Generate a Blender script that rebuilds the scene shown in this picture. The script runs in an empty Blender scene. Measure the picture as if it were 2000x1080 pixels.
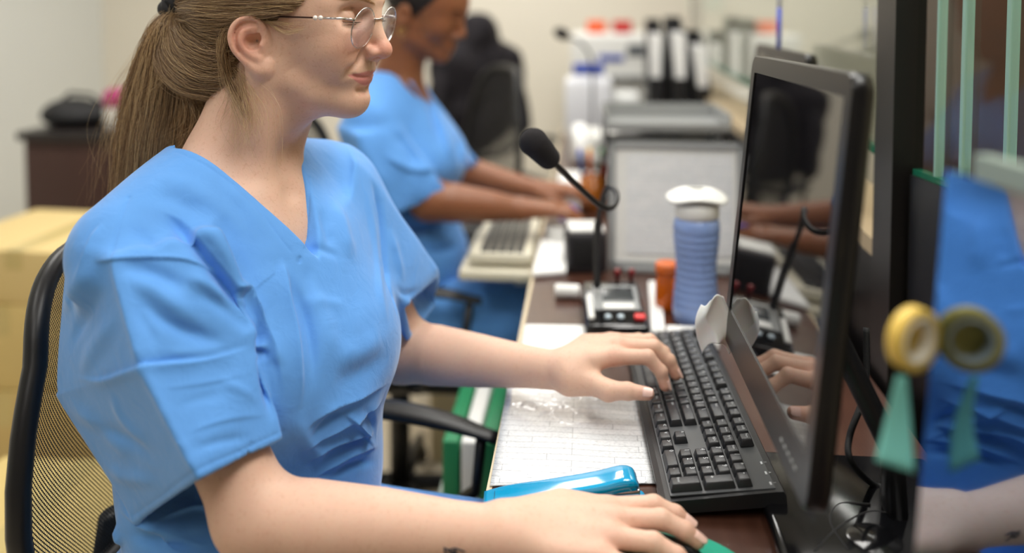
import bpy, bmesh, math, random
import numpy as np
from mathutils import Vector, Matrix, Euler
from mathutils.bvhtree import BVHTree
random.seed(7)
RNG = np.random.default_rng(7)
C = bpy.context.scene.collection
R = math.radians
FPX = 1700.0

# ---------------------------------------------------------------- camera
cam_d = bpy.data.cameras.new('camera'); cam = bpy.data.objects.new('camera', cam_d); C.objects.link(cam)
cam.location = (0, 0, 1.27); cam.rotation_euler = (R(87), 0, R(5.04))
cam_d.sensor_width = 36; cam_d.lens = 36*FPX/2000; cam_d.shift_y = -0.2255; cam_d.clip_start = .02
cam_d.dof.use_dof = True; cam_d.dof.focus_distance = .97; cam_d.dof.aperture_fstop = 1.5
bpy.context.scene.camera = cam
CL = Vector(cam.location); CM = Euler((R(87), 0, R(5.04))).to_matrix(); CMi = CM.inverted()
def ray(px, py):
    return CM @ Vector(((px-1000)/FPX, -(py-89)/FPX, -1))
def W(px, py, Y):                       # world point seen at a pixel, at world depth Y
    d = ray(px, py); return CL + d*(Y/d.y)
def WZ(px, py, z):                      # ... on the horizontal plane z
    d = ray(px, py); return CL + d*((z-CL.z)/d.z)
def PX(p):
    q = CMi @ (Vector(p)-CL); return (1000+FPX*q.x/-q.z, 89-FPX*q.y/-q.z)

# ---------------------------------------------------------------- tags and links
def tag(o, label=None, cat=None, group=None, kind=None):
    if label: o['label'] = label
    if cat: o['category'] = cat
    if group: o['group'] = group
    if kind: o['kind'] = kind
    return o
def empty(name, loc=(0,0,0), rz=0, label=None, cat=None, group=None):
    o = bpy.data.objects.new(name, None); C.objects.link(o); o.location = loc; o.rotation_euler = (0,0,rz)
    o.empty_display_size = .05
    return tag(o, label, cat, group)
def link(name, me, mat=None, parent=None, loc=None, smooth=True):
    o = bpy.data.objects.new(name, me); C.objects.link(o)
    if mat is not None:
        for m in (mat if isinstance(mat, (list, tuple)) else [mat]): me.materials.append(m)
    if parent is not None: o.parent = parent
    if loc is not None: o.location = loc
    return o
def copy_tree(o, parent=None):
    c = o.copy(); C.objects.link(c); c.parent = parent
    for ch in o.children: copy_tree(ch, c)
    return c

# ---------------------------------------------------------------- mesh builder
class MB:
    def __init__(s): s.v = []; s.f = []; s.m = []; s.s = []
    def add(s, vs, fs, mi=0, smooth=False, M=None):
        b = len(s.v)
        for v in vs:
            v = Vector(v)
            if M is not None: v = M @ v
            s.v.append(tuple(v))
        for f in fs: s.f.append(tuple(i+b for i in f)); s.m.append(mi); s.s.append(smooth)
        return s
    def box(s, c, d, mi=0, M=None, top=1.0, bev=0):
        x, y, z = (q/2 for q in d); cx, cy, cz = c
        if bev > 0: return s.rbox(c, d, bev, mi, M)
        vs = []
        for k in (-1, 1):
            t = top if k == 1 else 1
            for i, j in ((-1,-1),(1,-1),(1,1),(-1,1)): vs.append((cx+i*x*t, cy+j*y*t, cz+k*z))
        return s.add(vs, [(3,2,1,0),(4,5,6,7),(0,1,5,4),(1,2,6,5),(2,3,7,6),(3,0,4,7)], mi, False, M)
    def rbox(s, c, d, r, mi=0, M=None, seg=3):
        bm = bmesh.new(); bmesh.ops.create_cube(bm, size=1)
        for v in bm.verts: v.co = Vector((v.co.x*d[0], v.co.y*d[1], v.co.z*d[2]))
        r = min(r, min(d)*.49)
        bmesh.ops.bevel(bm, geom=bm.edges[:], offset=r, segments=seg, profile=.5, affect='EDGES')
        bm.verts.index_update()
        vs = [v.co+Vector(c) for v in bm.verts]; fs = [[v.index for v in f.verts] for f in bm.faces]
        bm.free(); return s.add(vs, fs, mi, True, M)
    def lathe(s, prof, n=32, mi=0, M=None, smooth=True, sy=1.0):
        vs = []; fs = []
        for r, z in prof:
            for i in range(n):
                a = 2*math.pi*i/n; vs.append((r*math.cos(a), r*math.sin(a)*sy, z))
        for k in range(len(prof)-1):
            for i in range(n):
                j = (i+1) % n; fs.append((k*n+i, k*n+j, (k+1)*n+j, (k+1)*n+i))
        if prof[0][0] > 1e-6: fs.append(tuple(range(n-1,-1,-1)))
        if prof[-1][0] > 1e-6: fs.append(tuple((len(prof)-1)*n+i for i in range(n)))
        return s.add(vs, fs, mi, smooth, M)
    def tube(s, pts, r, n=10, mi=0, M=None, cap=True, closed=False, flat=1.0, up=None):
        pts = [Vector(p) for p in pts]; N = len(pts)
        rr = r if isinstance(r, (list, tuple)) else [r]*N
        vs = []; fs = []; pu = Vector(up) if up is not None else None
        for k, p in enumerate(pts):
            if closed: t = (pts[(k+1)%N]-pts[k-1]).normalized()
            else: t = (pts[min(k+1,N-1)]-pts[max(k-1,0)]).normalized()
            if pu is None:
                pu = Vector((0,0,1)) if abs(t.z) < .9 else Vector((1,0,0))
            u = (pu - t*pu.dot(t)).normalized(); w = t.cross(u)
            if up is None: pu = u
            for i in range(n):
                a = 2*math.pi*i/n; vs.append(p+(u*math.cos(a)*flat+w*math.sin(a))*rr[k])
        for k in range(N if closed else N-1):
            k2 = (k+1) % N
            for i in range(n):
                j = (i+1) % n; fs.append((k*n+i, k*n+j, k2*n+j, k2*n+i))
        if cap and not closed:
            fs.append(tuple(range(n-1,-1,-1))); fs.append(tuple((N-1)*n+i for i in range(n)))
        return s.add(vs, fs, mi, True, M)
    def prism(s, poly, z0, z1, mi=0, M=None, smooth=False):
        n = len(poly); vs = [(x,y,z0) for x,y in poly]+[(x,y,z1) for x,y in poly]
        fs = [tuple(range(n-1,-1,-1)), tuple(range(n,2*n))]+[(i,(i+1)%n,n+(i+1)%n,n+i) for i in range(n)]
        return s.add(vs, fs, mi, smooth, M)
    def grid(s, fn, nu, nv, mi=0, smooth=True, thick=0):
        P = [[Vector(fn(i/nu, j/nv)) for j in range(nv+1)] for i in range(nu+1)]
        vs = [p for row in P for p in row]; w = nv+1
        fs = [(i*w+j, (i+1)*w+j, (i+1)*w+j+1, i*w+j+1) for i in range(nu) for j in range(nv)]
        if thick:
            nn = []
            for i in range(nu+1):
                for j in range(nv+1):
                    a = P[min(i+1,nu)][j]-P[max(i-1,0)][j]; b = P[i][min(j+1,nv)]-P[i][max(j-1,0)]
                    nn.append(a.cross(b).normalized())
            b0 = len(vs); vs = vs+[p-n_*thick for p, n_ in zip(vs, nn)]
            fs2 = [tuple(b0+q for q in reversed(f)) for f in fs]
            rim = [(i*w) for i in range(nu+1)]; rim2 = [i*w+nv for i in range(nu+1)]
            side = []
            for i in range(nu): side.append((rim[i], b0+rim[i], b0+rim[i+1], rim[i+1])); side.append((rim2[i], rim2[i+1], b0+rim2[i+1], b0+rim2[i]))
            for j in range(nv): side.append((j, j+1, b0+j+1, b0+j)); q = nu*w; side.append((q+j, b0+q+j, b0+q+j+1, q+j+1))
            fs = fs+fs2+side
        return s.add(vs, fs, mi, smooth)
    def build(s, name, mat, parent=None, loc=None, rz=None):
        me = bpy.data.meshes.new(name); me.from_pydata(s.v, [], s.f)
        me.polygons.foreach_set('material_index', s.m); me.polygons.foreach_set('use_smooth', s.s); me.update()
        o = link(name, me, mat, parent, loc)
        if rz is not None: o.rotation_euler = (0,0,rz)
        return o
def rot_to(d, up=(0,0,1)):              # matrix whose z axis is d
    return Vector(d).to_track_quat('Z', 'Y').to_matrix().to_4x4()
def T(*a): return Matrix.Translation(Vector(a))
def RZ(a): return Matrix.Rotation(a, 4, 'Z')
def RX(a): return Matrix.Rotation(a, 4, 'X')
def RY(a): return Matrix.Rotation(a, 4, 'Y')

# ---------------------------------------------------------------- materials
def srgb(*c):
    if len(c) == 1: c = c[0]
    return tuple(((x/255)/12.92 if x/255 <= .04045 else ((x/255+.055)/1.055)**2.4) for x in c)+(1,)
class NT:
    def __init__(s, name):
        s.m = bpy.data.materials.new(name); s.m.use_nodes = True; s.t = s.m.node_tree
        s.b = s.t.nodes['Principled BSDF']; s.o = s.t.nodes['Material Output']
    def n(s, typ, **k):
        nd = s.t.nodes.new(typ)
        for a, v in k.items():
            if a in nd.inputs.keys() if isinstance(a, str) else False: nd.inputs[a].default_value = v
            else: setattr(nd, a, v)
        return nd
    def l(s, a, b): s.t.links.new(a, b)
def mat(name, col, rough=.5, metal=0, noise=0, nscale=30, bump=0, bscale=200, spec=.5, coat=0, trans=0, ior=1.45, sss=0, emit=0, sheen=0, alpha=1, stretch=None, col2=None):
    q = NT(name); b = q.b
    c = col if len(col) == 4 else tuple(col)+(1,)
    b.inputs['Base Color'].default_value = c; b.inputs['Roughness'].default_value = rough
    b.inputs['Metallic'].default_value = metal; b.inputs['Specular IOR Level'].default_value = spec
    b.inputs['Coat Weight'].default_value = coat; b.inputs['Transmission Weight'].default_value = trans; b.inputs['IOR'].default_value = ior
    b.inputs['Sheen Weight'].default_value = sheen; b.inputs['Alpha'].default_value = alpha
    if sss:
        b.inputs['Subsurface Weight'].default_value = sss; b.inputs['Subsurface Scale'].default_value = .01
    if emit:
        b.inputs['Emission Color'].default_value = c; b.inputs['Emission Strength'].default_value = emit
    tc = q.n('ShaderNodeTexCoord')
    src = tc.outputs['Object']
    if stretch:
        mp = q.n('ShaderNodeMapping'); mp.inputs['Scale'].default_value = stretch; q.l(src, mp.inputs['Vector']); src = mp.outputs['Vector']
    if noise or col2:
        nz = q.n('ShaderNodeTexNoise'); nz.inputs['Scale'].default_value = nscale; nz.inputs['Detail'].default_value = 4; q.l(src, nz.inputs['Vector'])
        mx = q.n('ShaderNodeMix', data_type='RGBA'); q.l(nz.outputs['Fac'], mx.inputs['Factor'])
        if col2: mx.inputs['A'].default_value = c; mx.inputs['B'].default_value = tuple(col2)[:3]+(1,)
        else:
            mx.inputs['A'].default_value = tuple(min(1, x*(1-noise)) for x in c[:3])+(1,); mx.inputs['B'].default_value = tuple(min(1, x*(1+noise)) for x in c[:3])+(1,)
        q.l(mx.outputs['Result'], b.inputs['Base Color'])
    if bump:
        nz = q.n('ShaderNodeTexNoise'); nz.inputs['Scale'].default_value = bscale; nz.inputs['Detail'].default_value = 3; q.l(src, nz.inputs['Vector'])
        bp = q.n('ShaderNodeBump'); bp.inputs['Strength'].default_value = bump; bp.inputs['Distance'].default_value = .002
        q.l(nz.outputs['Fac'], bp.inputs['Height']); q.l(bp.outputs['Normal'], b.inputs['Normal'])
    return q.m

# ---------------------------------------------------------------- implicit-surface sculpting
def A3(p): return np.array(tuple(p)[:3], dtype=np.float32)
class Prim:
    def __init__(s, fn, c, r): s.fn = fn; s.c = A3(c); s.r = float(r)
def ell(c, r, rot=None):
    c = A3(c); r = A3(r); Rm = None if rot is None else np.array(rot.to_3x3(), dtype=np.float32)
    def fn(P):
        q = P-c
        if Rm is not None: q = q @ Rm
        k0 = np.sqrt(((q/r)**2).sum(1)); k1 = np.sqrt(((q/(r*r))**2).sum(1))
        return k0*(k0-1)/np.maximum(k1, 1e-6)
    return Prim(fn, c, max(r))
def cap(a, b, ra, rb=None, flat=None, fl=1.0):
    a = A3(a); b = A3(b); rb = ra if rb is None else rb; ba = b-a; L2 = max(float((ba*ba).sum()), 1e-12)
    n = None if flat is None else A3(Vector(flat).normalized())
    def fn(P):
        pa = P-a; h = np.clip(pa @ ba/L2, 0, 1); v = pa-h[:,None]*ba
        rr = ra+(rb-ra)*h
        if n is not None:
            d = v @ n; v = v+(d*(1/fl-1))[:,None]*n
            k = np.sqrt((v*v).sum(1)); return (k-rr)*(.5+.5*fl if fl < 1 else 1)
        return np.sqrt((v*v).sum(1))-rr
    return Prim(fn, (a+b)/2, math.sqrt(L2)/2+max(ra, rb)*max(1, fl))
def chain(pts, rs, flat=None, fl=1.0):
    ps = [cap(pts[i], pts[i+1], rs[i], rs[i+1], flat, fl) for i in range(len(pts)-1)]
    P3 = np.array([A3(p) for p in pts]); c = (P3.max(0)+P3.min(0))/2
    def fn(P):
        d = ps[0].fn(P)
        for q in ps[1:]: d = np.minimum(d, q.fn(P))
        return d
    return Prim(fn, c, max(np.linalg.norm(P3-c, axis=1))+max(rs)*max(1, fl))
def hull(points, round_=.0, k=0.0, skip=None):   # convex polyhedron
    bm = bmesh.new()
    for p in points: bm.verts.new(tuple(p))
    bmesh.ops.convex_hull(bm, input=bm.verts[:]); bm.normal_update()
    bmesh.ops.dissolve_limit(bm, angle_limit=.02, verts=bm.verts[:], edges=bm.edges[:]); bm.normal_update()
    cen = sum((Vector(p) for p in points), Vector())/len(points)
    pl = []
    for f in bm.faces:
        n = f.normal.copy(); o = f.calc_center_median()
        if (cen-o).dot(n) > 0: n = -n
        pl.append((A3(n), float(n.dot(o))))
    bm.free(); P3 = np.array([A3(p) for p in points]); c = P3.mean(0)
    return planes(pl, c, max(np.linalg.norm(P3-c, axis=1)), round_, k, skip)
def planes(pl, c, r, round_=0, k=0, skip=None):
    if skip is not None: pl = [q for q in pl if not skip(q)]
    def fn(P):
        d = None
        for n, o in pl:
            e = P @ n-o+round_
            if d is None: d = e
            elif k > 0:
                h = np.maximum(k-np.abs(d-e), 0)/k; d = np.maximum(d, e)+h*h*k*.25
            else: d = np.maximum(d, e)
        return d-round_*0
    q = Prim(fn, c, r); q.pl = pl; return q
def inter(*ps):
    def fn(P):
        d = ps[0].fn(P)
        for q in ps[1:]: d = np.maximum(d, q.fn(P))
        return d
    return Prim(fn, ps[0].c, ps[0].r)
class Field:
    def surf(s, o, d, t0, t1):          # first crossing from outside along o + d t
        t = np.linspace(t0, t1, 400); o = A3(o); d = A3(d); P = (o+t[:,None]*d).astype(np.float32)
        v = s.ev(P, s.ops); i = np.argmax(v < 0); return Vector(P[i]) if v[i] < 0 else None
    def __init__(s): s.ops = []
    def u(s, p, k=.0): s.ops.append((0, p, k)); return s
    def s(s, p, k=.0): s.ops.append((1, p, k)); return s
    def ev(s, P, ops):
        d = np.full(len(P), 1.0, dtype=np.float32)
        for t, p, k in ops:
            q = P-p.c; lim = p.r*1.15+4*k+.015
            m = (q*q).sum(1) < lim*lim
            if m.all(): e = p.fn(P)
            elif not m.any(): continue
            else: e = np.full(len(P), 9., dtype=np.float32); e[m] = p.fn(P[m])
            if t == 0:
                if k > 0: h = np.maximum(k-np.abs(d-e), 0)/k; d = np.minimum(d, e)-h*h*k*.25
                else: d = np.minimum(d, e)
            else:
                e = -e
                if k > 0: h = np.maximum(k-np.abs(d-e), 0)/k; d = np.maximum(d, e)+h*h*k*.25
                else: d = np.maximum(d, e)
        return d.astype(np.float32)
    def mesh(s, h, B=20, M=None):
        """surface nets over sparse blocks, h = voxel size"""
        boxes = [(p.c-p.r-k*.3-2*h, p.c+p.r+k*.3+2*h) for t, p, k in s.ops if t == 0]
        lo = np.min([b[0] for b in boxes], 0); bs = B*h; keys = set()
        for a, b in boxes:
            i0 = np.floor((a-lo)/bs).astype(int); i1 = np.floor((b-lo)/bs).astype(int)
            for i in range(i0[0], i1[0]+1):
                for j in range(i0[1], i1[1]+1):
                    for k in range(i0[2], i1[2]+1): keys.add((i,j,k))
        half = bs/2*math.sqrt(3)
        g = np.arange(B+1, dtype=np.float32)*h
        G = np.stack(np.meshgrid(g, g, g, indexing='ij'), -1).reshape(-1, 3)
        g5 = np.linspace(0, bs, 5, dtype=np.float32); G5 = np.stack(np.meshgrid(g5, g5, g5, indexing='ij'), -1).reshape(-1, 3)
        OC = np.array([p.c for t, p, k in s.ops]); OR = np.array([p.r*1.15+4*k+.015 for t, p, k in s.ops])
        CK = []; CV = []; EK = [[], [], []]; ES = [[], [], []]
        BIG = 1 << 20
        def key(I): return (I[:,0].astype(np.int64)*BIG+I[:,1])*BIG+I[:,2]
        for kk in sorted(keys):
            b0 = lo+np.array(kk)*bs; c = b0+bs/2
            near = np.linalg.norm(OC-c, axis=1)-OR-half < 0
            ops = [o for o, q in zip(s.ops, near) if q]
            if not any(o[0] == 0 for o in ops): continue
            dc = s.ev((G5+b0).astype(np.float32), ops)
            if np.abs(dc).min() > bs*.45 and ((dc > 0).all() or (dc < 0).all()): continue
            D = s.ev((G+b0).astype(np.float32), ops).reshape(B+1, B+1, B+1)
            S = D < 0
            if S.all() or not S.any(): continue
            I0 = np.array(kk)*B
            cnt = np.zeros((B,B,B), dtype=np.int8)
            for dx in (0,1):
                for dy in (0,1):
                    for dz in (0,1): cnt += S[dx:B+dx, dy:B+dy, dz:B+dz]
            ci = np.argwhere((cnt > 0) & (cnt < 8))
            if len(ci) == 0: continue
            acc = np.zeros((len(ci), 3)); nn = np.zeros(len(ci))
            for ax in range(3):
                o1, o2 = [a for a in range(3) if a != ax]
                for p in (0,1):
                    for q in (0,1):
                        A = ci.copy(); A[:,o1] += p; A[:,o2] += q; E = A.copy(); E[:,ax] += 1
                        da = D[A[:,0],A[:,1],A[:,2]]; db = D[E[:,0],E[:,1],E[:,2]]
                        m = (da < 0) != (db < 0); tt = np.where(m, da/np.where(m, da-db, 1), 0)
                        pos = A.astype(float); pos[:,ax] += tt
                        acc += pos*m[:,None]; nn += m
            CV.append(b0+acc/nn[:,None]*h); CK.append(key(ci+I0+2))
            for ax in range(3):
                sl = [slice(0,B)]*3; s2 = [slice(0,B)]*3; s2[ax] = slice(1,B+1)
                a = S[tuple(sl)]; b = S[tuple(s2)]; e = np.argwhere(a != b)
                if len(e): EK[ax].append(e+I0+2); ES[ax].append(a[e[:,0],e[:,1],e[:,2]])
        CK = np.concatenate(CK); CV = np.concatenate(CV); o = np.argsort(CK); CK = CK[o]; CV = CV[o]
        F = []
        for ax in range(3):
            if not EK[ax]: continue
            e = np.concatenate(EK[ax]); sg = np.concatenate(ES[ax]); o1 = (ax+1)%3; o2 = (ax+2)%3
            q = []
            for p, r_ in ((0,0),(1,0),(1,1),(0,1)):
                c = e.copy(); c[:,o1] -= p; c[:,o2] -= r_; q.append(key(c))
            q = np.stack(q, 1); idx = np.searchsorted(CK, q); idx = np.minimum(idx, len(CK)-1)
            ok = (CK[idx] == q).all(1); idx = idx[ok]; sg = sg[ok]
            idx = np.where(sg[:,None], idx, idx[:, ::-1]); F.append(idx)
        F = np.concatenate(F)
        return CV, F
def np_mesh(name, V, F):
    me = bpy.data.meshes.new(name); n = len(V); m = len(F); w = F.shape[1]
    me.vertices.add(n); me.vertices.foreach_set('co', np.ascontiguousarray(V, dtype=np.float32).ravel())
    me.loops.add(m*w); me.loops.foreach_set('vertex_index', np.ascontiguousarray(F, dtype=np.int32).ravel())
    me.polygons.add(m); me.polygons.foreach_set('loop_start', np.arange(0, m*w, w, dtype=np.int32))
    me.polygons.foreach_set('use_smooth', np.ones(m, dtype=bool))
    me.update(calc_edges=True); me.validate(); return me
def vnormals(V, F):
    a = V[F[:,0]]; b = V[F[:,1]]; c = V[F[:,2]]; d = V[F[:,3]]
    n = np.cross(c-a, d-b); N = np.zeros_like(V)
    for i in range(4): np.add.at(N, F[:,i], n)
    return N/np.maximum(np.linalg.norm(N, axis=1), 1e-12)[:,None]
def relax(V, F, it=1, lam=.5):
    V = V.copy(); n = len(V)
    E = np.concatenate([F[:,[0,1]], F[:,[1,2]], F[:,[2,3]], F[:,[3,0]]])
    cnt = np.bincount(E[:,0], minlength=n)+np.bincount(E[:,1], minlength=n)
    for _ in range(it):
        S = np.zeros_like(V)
        for ax in range(3):
            S[:,ax] = np.bincount(E[:,0], V[E[:,1],ax], n)+np.bincount(E[:,1], V[E[:,0],ax], n)
        V += lam*(S/np.maximum(cnt, 1)[:,None]-V)
    return V
def set_attr(me, name, vals):           # per-vertex colour
    a = me.color_attributes.new(name, 'FLOAT_COLOR', 'POINT')
    v = np.ones((len(vals), 4), dtype=np.float32); v[:, :vals.shape[1]] = vals
    a.data.foreach_set('color', v.ravel())
def crs(pts, n):                        # Catmull-Rom resample (numpy n x d)
    P = np.array([tuple(p) for p in pts], dtype=float); P = np.vstack([2*P[0]-P[1], P, 2*P[-1]-P[-2]]); m = len(P)-3
    t = np.linspace(0, m-1e-6, n); i = t.astype(int); u = (t-i)[:,None]
    p0, p1, p2, p3 = P[i], P[i+1], P[i+2], P[i+3]
    return .5*((2*p1)+(-p0+p2)*u+(2*p0-5*p1+4*p2-p3)*u*u+(-p0+3*p1-3*p2+p3)*u**3)
def strokes(V, F, items, bvh=None):
    """press folds into a cloth surface; each item = (pixel polyline laid on the surface, half width m, height m, kind)"""
    if bvh is None: bvh = BVHTree.FromPolygons([tuple(v) for v in V], [tuple(f) for f in F])
    N = vnormals(V, F); D = np.zeros(len(V))
    for it in items:
        pts, w, amp = it[:3]; kind = it[3] if len(it) > 3 else 'soft'
        pp = crs(pts, max(8, int(sum(math.dist(pts[i], pts[i+1]) for i in range(len(pts)-1))/12)))
        Q = []; QN = []
        for x, y in pp:
            d = ray(x, y).normalized(); h = bvh.ray_cast(CL, d)
            if h[0] is not None: Q.append(tuple(h[0])); QN.append(tuple(h[1]))
        if len(Q) < 2: continue
        Q = np.array(Q); QN = np.array(QN); R_ = w*5.2
        m = ((V > Q.min(0)-R_) & (V < Q.max(0)+R_)).all(1); idx = np.where(m)[0]
        if not len(idx): continue
        X = V[idx]; best = np.full(len(X), 9.); side = np.zeros(len(X)); par = np.zeros(len(X)); nd = np.zeros(len(X)); L = len(Q)-1
        for i in range(L):
            a = Q[i]; ba = Q[i+1]-a; l2 = max((ba*ba).sum(), 1e-12)
            if l2 > .05**2: continue
            h = np.clip((X-a) @ ba/l2, 0, 1); v = X-a-h[:,None]*ba; dd = np.sqrt((v*v).sum(1))
            b = dd < best; best = np.where(b, dd, best)
            sd = np.cross(QN[i], ba); sd /= max(np.linalg.norm(sd), 1e-9)
            side = np.where(b, v @ sd, side); par = np.where(b, (i+h)/L, par); nd = np.where(b, N[idx] @ QN[i], nd)
        tp_ = np.clip(np.minimum(par, 1-par)*(2.6 if kind != 'line' else 6), 0, 1); taper = tp_*tp_*(3-2*tp_) if kind[-1] != '|' else 1.0
        taper = np.where((best > np.abs(side)*1.0001+w*1.2) & (kind[-1] != '|'), 0, taper)*1.0
        kk = kind.rstrip('|')
        if kk == 'soft': f = np.exp(-(best/w)**2)
        elif kk == 'step': s_ = side/w; f = np.where(s_ > 0, np.exp(-np.abs(s_)*.9), np.exp(-(s_*3.5)**2))
        elif kk == 'pets': s_ = -side/w; f = np.where(s_ > 0, np.exp(-np.abs(s_)*.9), np.exp(-(s_*3.5)**2))
        elif kk == 'line': f = np.exp(-np.abs(best)/w)
        f = f*taper*np.clip((nd+.1)*4, 0, 1)*np.clip(1-(best/(w*5))**2, 0, 1)
        D[idx] += amp*f
    return V+N*D[:,None], N
HSKIN = .0013
# ================================================================ the room
def struct(o): o['kind'] = 'structure'; return o
wall_m = mat('wall_paint', srgb(228,222,208), .8, bump=.05, bscale=60)
wall_m2 = mat('grey_wall_paint', srgb(214,216,212), .8, bump=.05, bscale=60)
floor_m = mat('vinyl_floor', srgb(200,188,165), .45, noise=.08, nscale=5)
ceil_m = mat('ceiling_tile', srgb(205,203,198), .9, bump=.3, bscale=90)
def quad_box(name, x0, x1, y0, y1, z0, z1, m):
    return struct(MB().box(((x0+x1)/2, (y0+y1)/2, (z0+z1)/2), (x1-x0, y1-y0, z1-z0)).build(name, m))
XL, XR, YB, YF = -2.74, 2.3, 4.7, -1.8
quad_box('floor', XL-.1, XR+.1, YF-.1, YB+.1, -.1, 0, floor_m)
quad_box('ceiling', XL-.1, XR+.1, YF-.1, YB+.1, 2.7, 2.8, ceil_m)
quad_box('wall_back', XL-.1, XR+.1, YB, YB+.1, 0, 2.7, wall_m)
quad_box('wall_left', XL-.1, XL, YF, YB, 0, 2.7, wall_m2)
quad_box('wall_right', XR, XR+.1, YF, YB, 0, 2.7, wall_m)
quad_box('wall_front', XL-.1, XR+.1, YF-.1, YF, 0, 2.7, mat('low_bounce_wall_paint', srgb(120,112,104), .8))  # unseen wall, darkened to cut the light it bounces back
quad_box('baseboard_back', XL, XR, YB-.015, YB, 0, .1, mat('baseboard_vinyl', srgb(90,80,70), .6))

# ceiling lights
panel_m = mat('lamp_diffuser', (1,.97,.92), .5, emit=3)
frame_w = mat('white_lamp_frame', srgb(240,240,238), .4)
def ceil_light(x, y, label, e, sx=.6, sy=1.2):
    t = empty('ceiling_light', (x, y, 2.7), 0, label, 'light', 'fluorescent ceiling panels')
    f = MB()
    for s in (-1, 1):
        f.box((s*(sx/2+.015), 0, -.012), (.03, sy+.06, .024)); f.box((0, s*(sy/2+.015), -.012), (sx, .03, .024))
    f.build('frame', frame_w, t)
    MB().box((0, 0, -.008), (sx, sy, .008)).build('diffuser', panel_m, t)
    ld = bpy.data.lights.new('lamp', 'AREA'); ld.shape = 'RECTANGLE'; ld.size = sx; ld.size_y = sy; ld.energy = e*.36; ld.color = (1, .98, .945)
    lo = bpy.data.objects.new('lamp', ld); C.objects.link(lo); lo.parent = t; lo.location = (0, 0, -.03)
for x, y, e, lb in ((.55, .5, 50, 'ceiling light panel above the front of the desk'), (-1.5, .35, 8, 'ceiling light panel behind the chair of the fair-haired nurse'),
                 (.15, 2.0, 34, 'ceiling light panel above the second work place'), (-1.5, 2.6, 30, 'ceiling light panel above the cartons by the grey wall'),
                 (-.5, 3.9, 38, 'ceiling light panel nearest the back wall'), (-.6, -.9, 9, 'ceiling light panel nearest the front wall')):
    ceil_light(x, y, lb, e)
w = bpy.data.worlds.new('world'); bpy.context.scene.world = w; w.use_nodes = True
w.node_tree.nodes['Background'].inputs[0].default_value = (.9, .93, 1, 1); w.node_tree.nodes['Background'].inputs[1].default_value = .05
# ================================================================ the nurse in front
hC = Vector((-.3317, 1.0, 1.2216)); yaw = R(11)
hF = Vector((math.cos(yaw), -math.sin(yaw), 0)); hL = Vector((math.sin(yaw), math.cos(yaw), 0)); hU = Vector((0,0,1))
HM = Matrix((( *hF, ), ( *hL, ), ( *hU, ))).transposed().to_4x4(); HM.translation = hC; HR = HM.to_3x3()
def H(x, y, z): return HM @ Vector((x, y, z))
def HE(x, y, z, r, k, f, op='u', rot=None):
    rr = HR if rot is None else HR @ rot.to_3x3()
    getattr(f, op)(ell(H(x,y,z), r, rr), k)
def HC_(pts, rs, k, f, op='u', flat=None, fl=1.0):
    getattr(f, op)(chain([H(*p) for p in pts], rs, None if flat is None else HR @ Vector(flat), fl), k)
bod = Field()
HE(-.014, 0, .055, (.097,.076,.092), 0, bod)
HE(.030, 0, .032, (.060,.062,.070), .03, bod)
HE(.030, 0, -.030, (.045,.046,.046), .03, bod)
for s in (-1, 1):
    HC_([(-.006, s*.054, -.010), (-.004, s*.052, -.036), (.028, s*.036, -.058), (.053, s*.012, -.068)], [.014,.014,.0135,.014], .022, bod)
    HE(.052, s*.036, -.004, (.026,.022,.024), .022, bod)           # cheek
    HE(.060, s*.030, -.026, (.014,.014,.014), .016, bod)           # smiling fold mass
HE(.0575, 0, -.067, (.0195,.018,.0185), .016, bod)                  # chin
HE(.0635, 0, -.036, (.0155,.022,.018), .016, bod)                    # mouth mound
HC_([(.079, -.012, .050), (.070, -.036, .053), (.054, -.052, .046)], [.008,.008,.007], .014, bod)
HC_([(.079, .012, .050), (.070, .036, .053), (.054, .052, .046)], [.008,.008,.007], .014, bod)
for s in (-1, 1):
    HE(.0860, s*.0360, .0300, (.0220,.0215,.0125), .010, bod, 's')      # orbit
HC_([(.0835, 0, .048), (.0815, 0, .039), (.0895, 0, .018), (.0975, 0, -.003)], [.008,.0065,.0065,.008], .010, bod)
HE(.0990, 0, -.0095, (.0102,.0098,.0092), .006, bod)               # tip
HC_([(.0975, 0, -.012), (.086, 0, -.0175)], [.0055,.0055], .004, bod)   # columella
for s in (-1, 1):
    HE(.0880, s*.0110, -.0115, (.0098,.0065,.0068), .005, bod)     # wings
    HE(.0640, s*.0330, .0290, (.0136,.0142,.0136), .004, bod)      # lids
    def onlid(az, el, r=.0136): return (.0640+r*math.cos(el)*math.cos(az), s*(.0330+r*math.cos(el)*math.sin(az)), .0290+r*math.sin(el))
    HC_([onlid(a_, -.27-.10*math.cos(a_), .0134) for a_ in (-.75,-.35,.05,.45,.85,1.2)], [.0006,.0009,.0010,.0010,.0008,.0005], .001, bod, 's')
    HC_([onlid(a_, .68+.12*math.cos(a_), .0142) for a_ in (-.6,-.2,.2,.6,1.0)], [.0008,.0012,.0012,.0012,.0008], .003, bod, 's')
    HE(.0930, s*.0060, -.0195, (.0050,.0030,.0040), .002, bod, 's')    # nostril
    HC_([(.0815, s*.0200, -.012), (.0765, s*.0255, -.021), (.0720, s*.0300, -.029)], [.0014,.0018,.0014], .012, bod, 's')  # nasolabial
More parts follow.
